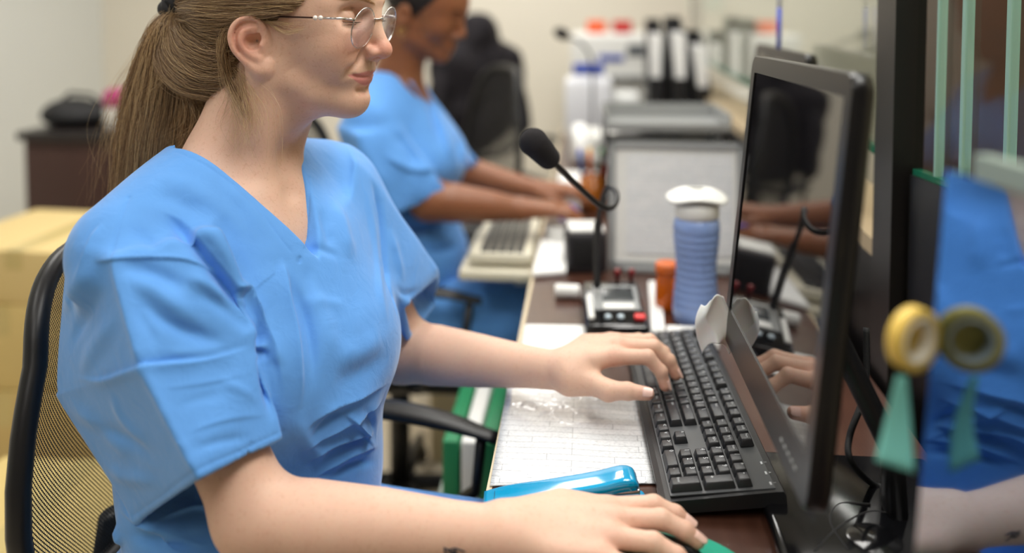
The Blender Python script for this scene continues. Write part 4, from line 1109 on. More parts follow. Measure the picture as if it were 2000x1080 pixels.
MB().tube(pts, [.0065]*14+[.0042]*56, 12).build('gooseneck', black_m, mc)
a, b = iv @ W(1078,316,1.135), iv @ W(1034,268,1.095)
ff = Field(); ff.u(cap(a.lerp(b,.18), a.lerp(b,.80), .0155, .0185), 0); fv, fq = ff.mesh(.0014)
foam = mat('foam_windshield', srgb(36,33,36), .95, bump=.9, bscale=1300); link('foam_head', np_mesh('foam_head', fv, fq), foam, mc)

# things on the desk behind
def put(o, label, cat, group=None): return tag(o, label, cat, group)
sp = empty('desk_speaker', (-.005,1.72,DZ), R(6), 'small black cube speaker with a pale top behind the microphone base', 'speaker')
MB().rbox((0,0,.04), (.078,.085,.078), .006).build('body', mat('speaker_black', srgb(38,36,40), .5, bump=.4, bscale=500), sp)
MB().rbox((0,.0,.0825), (.070,.075,.007), .002).build('top_plate', white_p, sp)
MB().rbox((.0,-.0435,.04), (.06,.002,.055), .0008).build('grille', black_r, sp)
er = MB(); er.lathe([(.001,-.022),(.011,-.022),(.012,-.019),(.012,.019),(.011,.022),(.001,.022)], 24, M=T(0,0,.012) @ RY(math.pi/2))
put(er.build('correction_roller', white_p, None, (-.036,1.535,DZ+.001)), 'small white roller lying left of the microphone base', 'office supply')
ob = empty('pill_bottle', (.138,1.50,DZ), 0, 'translucent orange pill bottle between microphone and blue bottle', 'bottle')
am = mat('amber_plastic', srgb(250,125,30), .2, trans=.4)
MB().lathe([(.019,0),(.021,.003),(.021,.050),(.018,.055),(.0175,.062)], 30).build('body', am, ob)
MB().lathe([(.0205,.062),(.0215,.064),(.0215,.078),(.019,.080)], 30).build('cap', mat('orange_cap', srgb(225,110,40), .4), ob)
# blue bottle
bb = empty('water_bottle', (.178,1.435,DZ), 0, 'ribbed blue water bottle with a wide white flip top', 'bottle')
prf = [(.030,0),(.036,.004),(.0375,.020)]
for i in range(40):
    z = .024+i*.0034; t = i/39; r = .0375-.0045*math.sin(math.pi*t)**2+.0009*math.sin(i*1.8)
    prf.append((r, z))
prf += [(.0375,.164),(.036,.172),(.032,.178)]
MB().lathe(prf, 48).build('body', mat('blue_bottle_plastic', srgb(142,168,222), .3, trans=.1, coat=.3), bb)
MB().lathe([(.033,.176),(.036,.180),(.0365,.196),(.034,.200),(.030,.203)], 40).build('collar', white_p, bb)
cm = MB(); cm.grid(lambda u, v: ((.012+.034*u)*math.cos(v*6.283)*1.1, (.012+.030*u)*math.sin(v*6.283), .203+.022*math.cos(u*1.3)+.004*math.sin(v*6.283*3)*u), 10, 36, thick=.003)
cm.rbox((.0,0,.214), (.062,.030,.012), .004); cm.build('flip_top', white_p, bb)
# document holder
dh = empty('document_holder', (.172,1.70,DZ), R(-2), 'grey framed document stand holding a printed sheet behind the bottle', 'document stand')
MH = T(0,0,.0) @ RX(R(-9))
hm = MB()
for x in (-.125,.125): hm.box((x,0,.13), (.014,.012,.25), M=MH)
for z in (.012,.248): hm.box((0,0,z), (.262,.012,.014), M=MH)
hm.build('frame', grey_p, dh)
MB().box((0,.002,.13), (.24,.004,.232), M=MH).build('back_board', white_p, dh)
pg = MB().box((0,0,0), (.205,.195,.001)).build('printed_sheet', formmat('printed_sheet_ink', 30, .3, .3, (150,152,156), .2), dh); pg.matrix_local = MH @ T(.006,-.002,.132) @ RX(math.pi/2)
hs = MB(); hs.box((0,.045,.006), (.20,.12,.008)); hs.box((0,.070,.09), (.03,.006,.17), M=RX(R(8))); hs.build('foot', grey_p, dh)
# in-trays behind
tr = empty('letter_tray', (.19,2.25,DZ), R(2), 'two-tier grey letter tray behind the document stand', 'tray')
for i, z in enumerate((.13, .215)):
    tm_ = MB(); tm_.box((0,0,z), (.30,.24,.004)); 
    for x in (-.15,.15): tm_.box((x,0,z+.02), (.004,.24,.04))
    tm_.box((0,.12,z+.02), (.30,.004,.04)); tm_.box((0,-.12,z+.009), (.30,.004,.018)); tm_.build('tray_shelf', grey_p, tr)
for x in (-.148,.148):
    for y in (-.116,.116): MB().box((x,y,.108), (.008,.008,.216)).build('post', black_m, tr)
put(MB().box((0,0,.0), (.25,.20,.02)).build('paper_stack', mat('dark_folder', srgb(40,40,42), .5), None, (.19,2.24,DZ+.149)), 'dark folders lying in the letter tray', 'folders')
ph = empty('label_printer', (.02,2.85,DZ), R(8), 'white desk label printer with a dark slot, far along the desk', 'printer')
MB().rbox((0,0,.055), (.15,.16,.105), .016).build('body', white_p, ph)
MB().rbox((.02,-.081,.068), (.055,.004,.018), .001).build('slot', black_g, ph)
lr = MB(); lr.lathe([(.002,-.022),(.060,-.022),(.066,-.012),(.066,.012),(.060,.022),(.002,.022)], 40, M=T(-.055,-.05,.070) @ RY(math.pi/2)); lr.build('paper_roll', mat('bright_white_paper', srgb(250,250,248), .4), ph)
put(MB().box((0,0,.004), (.17,.3,.008)).build('paper_sheet', paper_m, None, (.0,2.50,DZ+.001)), 'white papers lying on the desk before the label printer', 'paper')
# pens and tape by the second work place
cup = empty('pen_cup', (.012,2.22,DZ), 0, 'amber cup of coloured markers on the desk beside the second nurse', 'cup')
MB().lathe([(.030,0),(.032,.002),(.034,.085),(.031,.085),(.029,.004),(.0001,.004)], 28).build('cup', mat('amber_cup', srgb(190,110,30), .25, trans=.3), cup)
cols = [(230,60,40),(60,170,80),(245,190,40),(120,70,170),(40,110,200),(235,120,40),(60,60,60)]
for i, c in enumerate(cols):
    a = i/7*6.28; pn = MB(); 
    pn.lathe([(.0001,0),(.0045,.002),(.0045,.115),(.0052,.116),(.0052,.140),(.003,.145)], 12, M=T(.012+.016*math.cos(a), 2.22+.016*math.sin(a), DZ+.006) @ RY(.16*math.cos(a)) @ RX(-.16*math.sin(a)))
    nm = ['red','green','yellow','purple','blue','orange','grey'][i]
    put(pn.build('marker_pen', mat(nm+'_marker', srgb(*c), .35)), nm+' marker pen standing in the amber cup', 'pen', 'marker pens in the amber cup')
tp = MB(); tp.tube([(.022*math.cos(q), 0, .024+.022*math.sin(q)) for q in [6.2832*i/36 for i in range(36)]], .0085, 12, closed=True, flat=.5)
put(tp.build('tape_roll', mat('purple_tape', srgb(96,70,170), .35), None, (-.045,2.03,DZ+.004)), 'purple tape roll at the desk edge by the second nurse\'s hand', 'tape')
tp = MB(); tp.lathe([(.026,0),(.030,.004),(.030,.034),(.026,.038),(.0001,.038)], 28)
put(tp.build('white_tub', white_p, None, (-.063,1.90,DZ+.001)), 'round white tub at the desk edge beside the second keyboard', 'tub')
# ---------------------------------------------------------------- monitors
glassblk = mat('glossy_black_screen', (.004,.004,.005), .025, ior=1.9, spec=.5)
bez = mat('black_bezel', srgb(16,16,18), .3, spec=.45)
def rrect(w, h, r, n=6):
    pts = []
    for cx, cy, a0 in ((w/2-r,-h/2+r,-90),(w/2-r,h/2-r,0),(-w/2+r,h/2-r,90),(-w/2+r,-h/2+r,180)):
        for i in range(n+1):
            a = R(a0+90*i/n); pts.append((cx+r*math.cos(a), cy+r*math.sin(a)))
    return pts
def monitor(name, P0, P1, tiltx, h, th, label, bw=.020, bb=.040, stand=True, group=None, sx=.095):
    """P0 near bottom corner, P1 far bottom corner of the screen face; faces -x"""
    P0, P1 = Vector(P0), Vector(P1); w_ = (P1-P0).length; ey = (P1-P0).normalized(); ez = Vector((tiltx, 0, 1)).normalized()
    ez = (ez-ey*ez.dot(ey)).normalized(); nx = ey.cross(ez)      # back direction +x
    c = (P0+P1)/2+ez*h/2
    root = empty(name, (c.x+.03, c.y, DZ), 0, label, 'monitor', group)
    M_ = Matrix((tuple(ey), tuple(ez), tuple(-nx))).transposed().to_4x4(); M_.translation = c   # x=width, y=up, z=front(-x)
    if nx.x < 0: pass
    o2 = rrect(w_, h, .014); i2 = rrect(w_-2*bw, h-bw-bb, .002); n = len(o2)
    oy = (bb-bw)/2
    mb = MB(); vs = []; 
    for z, sc in ((-th,.97),(-th*.8,1.0),(-.003,1.0),(0,.993)):
        vs += [(x*sc, y*sc, z) for x, y in o2]
    vs += [(x, y+oy, 0) for x, y in i2]; vs += [(x, y+oy, -.002) for x, y in i2]
    fs = []
    for k in (0,1,2,4):
        for i in range(n): fs.append((k*n+i, k*n+(i+1)%n, (k+1)*n+(i+1)%n, (k+1)*n+i))
    fs.append(tuple(range(n-1,-1,-1)))
    mb.add(vs, fs, 0, True, M_)
    mb.add(vs, [(3*n+i, 3*n+(i+1)%n, 4*n+(i+1)%n, 4*n+i) for i in range(n)], 0, False, M_); kp(mb.build('housing', bez), root)
    mb = MB(); mb.box((0, oy, -.0025), (w_-2*bw+.002, h-bw-bb+.002, .002), M=M_); kp(mb.build('screen', glassblk), root)
    mb = MB(); mb.rbox((0,0,-th-.008), (w_*.62,h*.6,.022), .009, M=M_); kp(mb.build('back_cover', black_m), root)
    mb = MB()
    for i in range(5): mb.box((w_*.28*-1-.012*i, -h/2+bb*.45, .0006), (.006,.002,.001), M=M_)
    kp(mb.build('control_button', grey_p), root)
    if stand:
        b = MB(); b.rbox((c.x+sx, c.y, DZ+.010), (.20 if sx > 0 else .11,.22,.016), .007); kp(b.build('stand_base', black_g), root)
        b = MB(); q = c+nx*(th+.02); b.tube([(c.x+sx+.03, c.y, DZ+.015), (c.x+sx+.025, c.y, DZ+.08), tuple(q-ez*h*.12), tuple(q)], .019, 16, flat=.6); kp(b.build('stand_neck', black_m), root)
    return root
monitor('monitor', W(1573,1009,.68), W(1412,655,1.08), .096, .350, .020, 'large black glossy monitor in front of the fair-haired nurse, reflecting her hand')
monitor('monitor', (.338,1.50,.87), (.325,1.88,.87), .09, .310, .022, 'black monitor of the second work place, mostly hidden behind the nearest one', sx=-.002)
monitor2_stand = None
# crumpled tissue at the monitor corner
tf_ = MB(); rr = random.Random(4)
pts = [[(.0,0,0)]]
def tis(u, v):
    a = (v-.5)*2; w = .45+.55*math.sin(math.pi*min(1, u*.8+.15))
    x = -.010+a*.023*w+.003*math.sin(4*u+1); z = .050*u-.020*(1-u)*a*a+.008*u*math.sin(2.2*a+.6)
    y = -.016+.007*abs(math.sin(2.1*a+1.5*u))+.005*abs(math.sin(3*u-1.4*a))+.008*a*a
    return (x, y, z)
tf_.grid(tis, 30, 30, thick=.0012)
tis_o = tf_.build('tissue', mat('white_tissue', srgb(235,235,230), .8, sss=.1), None, tuple(W(1424,655,1.07)-Vector((.008,0,.005)))); tag(tis_o, 'crumpled white tissue stuck at the lower far corner of the near monitor', 'tissue')
# pen standing behind
pn = MB(); pn.lathe([(.0001,0),(.004,.001),(.0042,.075)], 12, mi=0); pn.lathe([(.0042,.075),(.004,.130),(.0025,.135)], 12, mi=1)
o = pn.build('pen', [mat('blue_pen_plastic', srgb(40,70,190), .3), mat('clear_pen_barrel', srgb(215,222,240), .25)], None, (W(1521,100,1.62).x, 1.62, 1.181)); tag(o, 'blue and white pen standing upright above the second monitor', 'pen')

# ---------------------------------------------------------------- partition
dark_pt = mat('black_partition', srgb(20,18,18), .35, noise=.2, nscale=8)
cream_p = mat('cream_partition', srgb(214,196,160), .6)
tint = mat('greenish_glass_edge', srgb(40,130,100), .1, trans=.3)
def glassmat(name, col, dark=0.0):
    q = NT(name); t = q.t; t.nodes.remove(q.b)
    g = q.n('ShaderNodeBsdfGlossy'); g.inputs['Roughness'].default_value = .01; g.inputs['Color'].default_value = (1,1,1,1)
    tr_ = q.n('ShaderNodeBsdfTransparent'); tr_.inputs['Color'].default_value = col
    lw = q.n('ShaderNodeLayerWeight'); fz = q.n('ShaderNodeMath', operation='POWER'); fz.inputs[1].default_value = 4; q.l(lw.outputs['Facing'], fz.inputs[0])
    mlt = q.n('ShaderNodeMath', operation='MULTIPLY'); mlt.inputs[1].default_value = .9; q.l(fz.outputs[0], mlt.inputs[0]); mlt.use_clamp = True
    mx = q.n('ShaderNodeMixShader'); q.l(mlt.outputs[0], mx.inputs[0]); q.l(tr_.outputs[0], mx.inputs[1]); q.l(g.outputs[0], mx.inputs[2]); q.l(mx.outputs[0], q.o.inputs['Surface']); return q.m
pane_m = glassmat('window_glass', (.93,.97,.95,1))
def upright(name, a, b, z0, z1, th, m, label=None, cat=None, parent=None, tilt=0):
    a = Vector((a[0], a[1], 0)); b = Vector((b[0], b[1], 0)); d = b-a; ang = math.atan2(d.y, d.x)
    M_ = T((a.x+b.x)/2, (a.y+b.y)/2, z0) @ RZ(ang) @ RX(tilt) @ T(0, 0, (z1-z0)/2)
    o = MB().box((0,0,0), (d.length, th, z1-z0), M=M_).build(name, m)
    if parent is not None: kp(o, parent)
    if label: tag(o, label, cat)
    return o
pa = empty('partition', (.43,1.9,0), 0, 'black framed glass partition along the back of the desk', 'partition')
upright('lower_panel', (.43,3.64), (.43,1.27), .0, .90, .02, dark_pt, parent=pa)
upright('ledge', (.47,3.64), (.47,1.27), .90, .925, .12, mat('tan_ledge', srgb(176,158,128), .5), parent=pa)
upright('glass_pane', (.425,3.6), (.425,1.30), 1.055, 2.2, .008, pane_m, parent=pa)
upright('glass_edge', (.425,3.6), (.425,1.30), 1.043, 1.055, .010, tint, parent=pa)
upright('post', (.408,1.24), (.448,1.24), 0, 2.7, .075, dark_pt, parent=pa)
upright('post', (.425,3.66), (.465,3.66), 0, 2.7, .04, dark_pt, parent=pa)
nd = Vector((.461-.439, 1.0-1.149, 0)).normalized(); q0 = Vector((.436,1.19,0)); q1 = q0+nd*.62
upright('lower_panel', q0, q1, .0, 1.038, .02, dark_pt, parent=pa)
gp = upright('glass_pane', q0, q1, 1.045, 2.2, .008, pane_m, parent=pa)
upright('glass_edge', q0, q1, 1.038, 1.046, .012, tint, parent=pa)
em = mat('pale_glass_edge', srgb(150,190,180), .2)
for t, w2 in ((.05,.003),(.105,.006),(.19,.006)):
    c_ = q0+nd*t; upright('glass_joint', c_, c_+nd*w2, 1.046, 2.2, .012, em, parent=pa)
# dark reflective privacy screen beside the camera
ps = empty('privacy_screen', (.30,.58,DZ), 0, 'dark mirror-like glass privacy screen at the near end of the desk', 'screen')
q = NT('dark_reflective_glass'); q.b.inputs['Base Color'].default_value = (.27,.36,.48,1); q.b.inputs['Metallic'].default_value = 1; q.b.inputs['Roughness'].default_value = .04
mirror_m = q.m
s0 = W(1778,700,.58); s0.z = 0; sd = Vector((.225,-.974,0)).normalized(); s1 = s0+sd*.26
upright('glass_panel', s0, s1, DZ+.002, 1.160, .006, mirror_m, parent=ps, tilt=R(-3.4))
tn_ = Vector((-sd.y, sd.x, 0))*.0245
upright('top_edge', s0+sd*.03+tn_, s1+tn_, 1.160, 1.175, .010, mat('pale_green_edge', srgb(150,165,156), .3), parent=ps)
tr2 = empty('tape_roll', tuple(s0), 0, 'yellow roll of masking tape hanging on the edge of the privacy screen', 'tape')
tc_ = W(1785,662,.570); TX = T(*tc_) @ RZ(R(31)) @ RX(math.pi/2)
mb = MB(); mb.lathe([(.0140,-.0045),(.0205,-.0045),(.0205,.0045),(.0140,.0045),(.0140,-.0045)], 40, M=TX @ T(0,0,0)); kp(mb.build('tape', mat('yellow_tape', srgb(226,190,90), .45)), tr2)
mb = MB(); mb.lathe([(.0125,-.005),(.0145,-.005),(.0145,.005),(.0125,.005),(.0125,-.005)], 40, M=TX); kp(mb.build('core', mat('cream_card_core', srgb(224,214,190), .7)), tr2)
tn = MB(); c_ = W(1765,830,.57)
tn.grid(lambda u, v: tuple(Vector(tuple(W(1762+10*(v-.5)*2+u*(-8+ -34*(1-v)+24*v), 735+u*(165+25*v), .568+.004*math.sin(3*u))))), 10, 6, thick=.0006)
o = tn.build('sticky_note', mat('teal_sticky_note', srgb(140,225,212), .7)); tag(o, 'teal paper note hanging below the yellow tape roll', 'note')
# cables
def cable(pts, r, label, name='cable', m=black_r):
    o = MB().tube([tuple(p) for p in crs(pts, 60)], r, 8).build(name, m); return tag(o, label, 'cable')
cable([W(1692,640,.95), W(1690,760,.93), W(1660,850,.90), W(1662,900,.88), WZ(1705,945,.757), WZ(1760,960,.757)], .0035, 'thick black cable looping down beside the near monitor')
cable([WZ(1590,1079,.754), WZ(1640,1030,.754), WZ(1700,1000,.754), WZ(1760,1010,.754)], .0016, 'thin black cord curling on the desk below the near monitor')
cable([WZ(1655,1075,.754), WZ(1622,1020,.754), WZ(1640,985,.754), WZ(1700,985,.756)], .0014, 'thin black cord loop beside the black puck')
kp_ = MB(); kp_.lathe([(.001,0),(.030,0),(.034,.004),(.033,.012),(.024,.018),(.001,.019)], 36)
tag(kp_.build('cable_puck', black_g, None, (.275,.835,DZ+.001)), 'round black plastic puck at the base of the partition', 'cable box')
# ---------------------------------------------------------------- mesh chairs
def meshmat():
    q = NT('chair_mesh_fabric'); b = q.b; b.inputs['Base Color'].default_value = srgb(24,23,24); b.inputs['Roughness'].default_value = .6
    tc = q.n('ShaderNodeTexCoord'); vo = q.n('ShaderNodeTexVoronoi'); vo.inputs['Scale'].default_value = 215; vo.inputs['Randomness'].default_value = .0; vo.voronoi_dimensions = '2D'
    mp = q.n('ShaderNodeMapping'); mp.inputs['Rotation'].default_value = (0,0,R(45)); mp.inputs['Scale'].default_value = (1.25,1,1); q.l(tc.outputs['UV'], mp.inputs['Vector']); q.l(mp.outputs['Vector'], vo.inputs['Vector'])
    lt = q.n('ShaderNodeMath', operation='GREATER_THAN'); lt.inputs[1].default_value = .36; q.l(vo.outputs['Distance'], lt.inputs[0]); q.l(lt.outputs[0], b.inputs['Alpha']); return q.m
mesh_m = meshmat(); chair_f = mat('chair_black_plastic', srgb(24,24,26), .4)
seat_m = mat('chair_seat_fabric', srgb(30,30,33), .9, bump=.4, bscale=500)
def office_chair(loc, rz, label, w=.44, ztop=.97, arms=(.65,), group=None, x0=-.17, col=None):
    t = empty('office_chair', loc, rz, label, 'chair', group)
    def bp_(u, v):        # u across -1..1, v up 0..1 ; the back shell in chair space (x forward)
        hw = w/2*(.80+.20*math.sin(math.pi*min(1, v*1.15+.1))); z = .56+(ztop-.56)*v
        return Vector((x0-.045*(1-u*u)+.030*(1-v)+.0*v-.06*max(0,v-.55)*0, u*hw, z))
    loop = []; rr = .16
    N = 64
    for i in range(N):
        a = 2*math.pi*i/N; cu, sv = math.cos(a), math.sin(a); p_ = 3.2
        u = abs(cu)**(2/p_)*(1 if cu > 0 else -1); v = .5+.5*abs(sv)**(2/p_)*(1 if sv > 0 else -1); loop.append(bp_(u, v))
    MB().tube(loop, .0125, 10, closed=True).build('back_frame', chair_f, t)
    mb = MB(); n1, n2 = 30, 30
    vs = []; uv = []
    for i in range(n1+1):
        for j in range(n2+1):
            a, b = -1+2*i/n1, -1+2*j/n2; p_ = 3.2     # squircle map
            k = (abs(a)**p_+abs(b)**p_)**(1/p_) or 1; mx_ = max(abs(a), abs(b)); u, vv = a*mx_/k, b*mx_/k
            vs.append(bp_(u*.985, .5+.5*vv*.985)); uv.append((u*w/2, vv*.2))
    fs = [(i*(n2+1)+j, (i+1)*(n2+1)+j, (i+1)*(n2+1)+j+1, i*(n2+1)+j+1) for i in range(n1) for j in range(n2)]
    mb.add(vs, fs, 0, True); o = mb.build('back_mesh', mesh_m, t)
    ul = o.data.uv_layers.new(name='UVMap')
    for lp in o.data.loops: ul.data[lp.index].uv = uv[lp.vertex_index]
    MB().tube([(x0-.03,0,.60), (x0-.05,0,.50), (x0-.01,0,.43), (.05,0,.41)], .022, 12, flat=.5).build('back_support', chair_f, t)
    MB().rbox((.07,0,.455), (.46,.47,.07), .032).build('seat', seat_m, t)
    for s in (-1, 1):
        ar = MB(); pts = [(-.03,s*.25,arms[0]+.012), (.08,s*.252,arms[0]+.018), (.19,s*.250,arms[0]+.006), (.27,s*.246,arms[0]-.012)]
        ar.tube([tuple(p) for p in crs(pts, 20)], [.016+.010*math.sin(math.pi*min(1,i/19+.1)) for i in range(20)], 12, flat=.45, up=(0,0,1)); a_ = ar.build('armrest', chair_f, t)
        br = MB(); br.tube([(.245,s*.247,arms[0]-.016), (.235,s*.255,arms[0]-.10), (.14,s*.258,.45), (.06,s*.20,.425)], .0125, 10, flat=.7); br.tube([(.0,s*.25,arms[0]), (.05,s*.262,arms[0]-.12), (.12,s*.258,.45)], .010, 8, flat=.7); br.build('arm_support', chair_f, a_)
    MB().tube([(.05,0,.42), (.05,0,.10)], .025, 14).build('gas_column', chair_f, t)
    for k in range(5):
        a = 2*math.pi*k/5+.3; lg = MB(); lg.tube([(.05,0,.10), (.05+.15*math.cos(a), .15*math.sin(a), .085), (.05+.28*math.cos(a), .28*math.sin(a), .07)], [.026,.020,.014], 10, flat=.8); l_ = lg.build('leg', chair_f, t)
        MB().lathe([(.001,-.012),(.022,-.012),(.026,-.006),(.026,.006),(.022,.012),(.001,.012)], 16, M=T(.05+.28*math.cos(a), .28*math.sin(a), .027) @ RZ(a+.6) @ RX(math.pi/2)).build('caster', black_m, l_)
    return t
office_chair((-.42,1.04,0), R(-4), 'black mesh office chair the fair-haired nurse sits on', w=.45, ztop=.962, arms=(.625,))
# ================================================================ the second nurse
s2 = Vector((-.378, 1.99, 1.228)); y2 = R(14)
F2 = Vector((math.cos(y2), -math.sin(y2), 0)); L2_ = Vector((math.sin(y2), math.cos(y2), 0)); tl = R(17)
Fh = F2*math.cos(tl)-Vector((0,0,1))*math.sin(tl); Uh = F2*math.sin(tl)+Vector((0,0,1))*math.cos(tl)
M2 = Matrix((tuple(Fh), tuple(L2_), tuple(Uh))).transposed().to_4x4(); M2.translation = s2; R2_ = M2.to_3x3()
def H2(x, y, z): return M2 @ Vector((x, y, z))
b2 = Field()
def E2(x, y, z, r, k, op='u', f=None): getattr(f or b2, op)(ell(H2(x,y,z), r, R2_), k)
E2(-.010,0,.060,(.092,.075,.088),0); E2(.030,0,.035,(.062,.060,.070),.03); E2(.030,0,-.028,(.046,.047,.046),.03)
for s in (-1, 1):
    b2.u(chain([H2(-.004,s*.052,-.020), H2(.0,s*.050,-.042), H2(.054,s*.012,-.068)], [.015,.015,.014]), .022)
    E2(.052,s*.036,-.004,(.027,.022,.025),.02); E2(.092,s*.030,.026,(.019,.017,.0125),.012,'s')
    E2(.070,s*.031,.023,(.0134,.014,.0128),.003); E2(.087,s*.013,-.016,(.010,.0085,.007),.005)
    E2(-.018,s*.079,.002,(.019,.006,.028),.004); E2(-.014,s*.085,.003,(.009,.006,.012),.003,'s')
    b2.u(chain([H2(.064,s*.024,-.040), H2(.076,s*.012,-.038), H2(.0825,0,-.037)], [.003,.006,.0065]), .004)
    b2.u(chain([H2(.064,s*.022,-.043), H2(.075,s*.012,-.048), H2(.0795,0,-.050)], [.003,.006,.0075]), .004)
E2(.064,0,-.070,(.020,.019,.019),.016); E2(.070,0,-.038,(.016,.022,.018),.016)
b2.u(chain([H2(.082,0,.040), H2(.083,0,.028), H2(.094,0,.006), H2(.099,0,-.008)], [.008,.007,.008,.010]), .010)
N2 = Vector((-.455,2.0,1.05))
b2.u(chain([H2(-.035,0,-.02), Vector((-.435,2.0,1.13)), N2], [.055,.054,.062]), .03)
NS2, FS2 = Vector((-.475,1.86,1.01)), Vector((-.455,2.14,1.01))
b2.u(cap(N2+Vector((0,0,.02)), NS2, .030, .03), .03); b2.u(cap(N2+Vector((0,0,.02)), FS2, .030, .03), .03)
b2.u(ell((-.43,2.0,.93), (.085,.13,.15)), .04)
NE2, NW2 = Vector((-.345,1.86,.832)), Vector((-.155,1.90,.808))
b2.u(chain([NS2, NS2.lerp(NE2,.5), NE2], [.034,.040,.043]), .02)
b2.u(chain([NE2, NE2.lerp(NW2,.25), NE2.lerp(NW2,.7), NW2], [.044,.044,.034,.026]), .016)
FE2, FW2 = Vector((-.33,2.20,.825)), Vector((-.140,2.16,.795))
b2.u(chain([FS2, FE2], [.034,.042]), .02); b2.u(chain([FE2, FE2.lerp(FW2,.25), FW2], [.043,.043,.026]), .016)
for wv, sg in ((NW2, 1), (FW2, -1)):
    kn_ = []
    for j in range(4):
        y_ = (j-1.5)*.019*sg; a_ = wv+Vector((.085-.006*abs(j-1.2), y_, .002)); b2.u(chain([wv+Vector((.01,y_*.4,0)), a_], [.020,.012]), .012)
        b2.u(chain([a_, a_+Vector((.035,y_*.15,-.004)), a_+Vector((.055,y_*.2,-.020)), a_+Vector((.062,y_*.2,-.030))], [.0105,.0092,.0082,.0072]), .004)
    b2.u(chain([wv+Vector((.015,.022*sg,-.004)), wv+Vector((.05,.040*sg,-.012)), wv+Vector((.078,.042*sg,-.020))], [.014,.011,.008]), .008)
v_, f_ = b2.mesh(.0026); v_ = relax(v_, f_, 1)
nurse2 = empty('person', (N2.x, N2.y, 0), 0, 'dark-skinned person in blue scrubs with dark pinned-up hair, looking down while typing', 'person')
dskin = mat('dark_skin', srgb(140,88,58), .42, noise=.08, nscale=30, sss=.15, bump=.1, bscale=700)
keep(link('body', np_mesh('person_body', v_, f_), dskin), nurse2)
hf = Field()
hf.u(ell(H2(-.016,0,.066), (.101,.084,.095), R2_), 0); hf.u(ell(H2(-.095,0,.075), (.045,.050,.045), R2_), .03)
hf.s(ell(H2(.108,0,.0), (.090,.12,.125), R2_), .008); hf.s(ell(H2(-.01,0,-.085), (.13,.2,.065), R2_), .02)
for s in (-1, 1): hf.s(ell(H2(-.012, s*.092, .0), (.026,.024,.034), R2_), .006)
v_, f_ = hf.mesh(.003); 
n_ = vnormals(v_, f_); v_ = v_+n_*(.0014*np.sin(v_[:,2]*900+3*np.sin(v_[:,0]*60)))[:,None]
keep(link('hair', np_mesh('hair', v_, f_), mat('black_hair', srgb(28,20,20), .45, noise=.4, nscale=120, stretch=(1,1,7), bump=.6, bscale=500)), nurse2)
for s in (-1, 1):
    keep(MB().tube([H2(-.010+.0065*math.cos(q), s*.083, -.032+.0065*math.sin(q)) for q in [6.283*i/20 for i in range(20)]], .0011, 6, closed=True).build('earring', mat('gold', srgb(220,180,90), .2, 1)), nurse2)
    keep(MB().lathe([(.0001,-.0003),(.010,-.0003),(.010,.0003),(.0001,.0003)], 12, sy=.10, M=T(*H2(.0845,s*.031,.0165)) @ rot_to(Fh)).build('eyelash', mat('dark_lash', srgb(15,10,10), .6)), nurse2)
# scrubs
t2 = Field()
t2.u(ell((-.45,2.0,.965), (.115,.150,.11)), 0)
t2.u(cap((-.465,1.97,1.065), NS2+Vector((0,0,-.01)), .060, .062), .05); t2.u(cap((-.46,2.04,1.065), FS2+Vector((0,0,-.01)), .060, .062), .05)
t2.u(ell((-.385,2.0,.90), (.105,.145,.085)), .06); t2.u(ell((-.45,2.0,.82), (.13,.16,.20)), .05); t2.u(ell((-.43,2.0,.66), (.15,.19,.14)), .05)
hA = [Vector((-.55,1.84,1.0)), Vector((-.48,1.76,.99)), Vector((-.40,1.83,1.0)), Vector((-.47,1.92,1.0))]
hB = [Vector((-.490,1.84,.800)), Vector((-.405,1.775,.812)), Vector((-.292,1.84,.855)), Vector((-.36,1.93,.83))]
h1 = hull(hA+hB, 0, .012); t2.u(h1, .02)
hC2 = [p+Vector((.02,.31,0)) for p in hA]; hD2 = [p+Vector((.03,.33,0)) for p in hB]; h2 = hull(hC2+hD2, 0, .012); t2.u(h2, .02)
t2.s(hollow(h1, hA, hB, .68)); t2.s(hollow(h2, hC2, hD2, .68))
def nc2(P):
    f, l, z = P[:,0]+.455, P[:,1]-2.0, P[:,2]; wv = np.clip((z-1.0)*.62, -.05, .2)
    front = np.maximum(np.abs(l)-wv, -(f+.02)); back = np.sqrt((f+.005)**2+(l*.92)**2)-.064; back = np.maximum(back, 1.045-z); return np.minimum(front*.85, back)
t2.s(Prim(nc2, (-.40,2.0,1.06), .17), .004); t2.s(ell((-.455,2.0,1.0), (.088,.105,.13)), .01)
v_, f_ = t2.mesh(.0042); v_ = relax(v_, f_, 2)
v_, n_ = strokes(v_, f_, [([(745,300),(800,330),(870,330)], .016, .010, 'step'), ([(760,240),(800,290),(815,350)], .018, -.012, 'soft'), ([(840,190),(865,260),(880,320)], .012, .010, 'step'),
    ([(870,200),(895,260),(905,330)], .012, -.010, 'soft'), ([(690,260),(720,330),(760,380)], .02, .010, 'soft'), ([(780,420),(850,440),(930,430)], .012, .010, 'step'), ([(770,460),(850,490),(920,470)], .012, -.010, 'soft'), ([(820,170),(850,230),(860,300)], .012, -.008, 'soft')])
keep(link('scrub_top', np_mesh('scrub_top', v_, f_), scrub_m), nurse2)
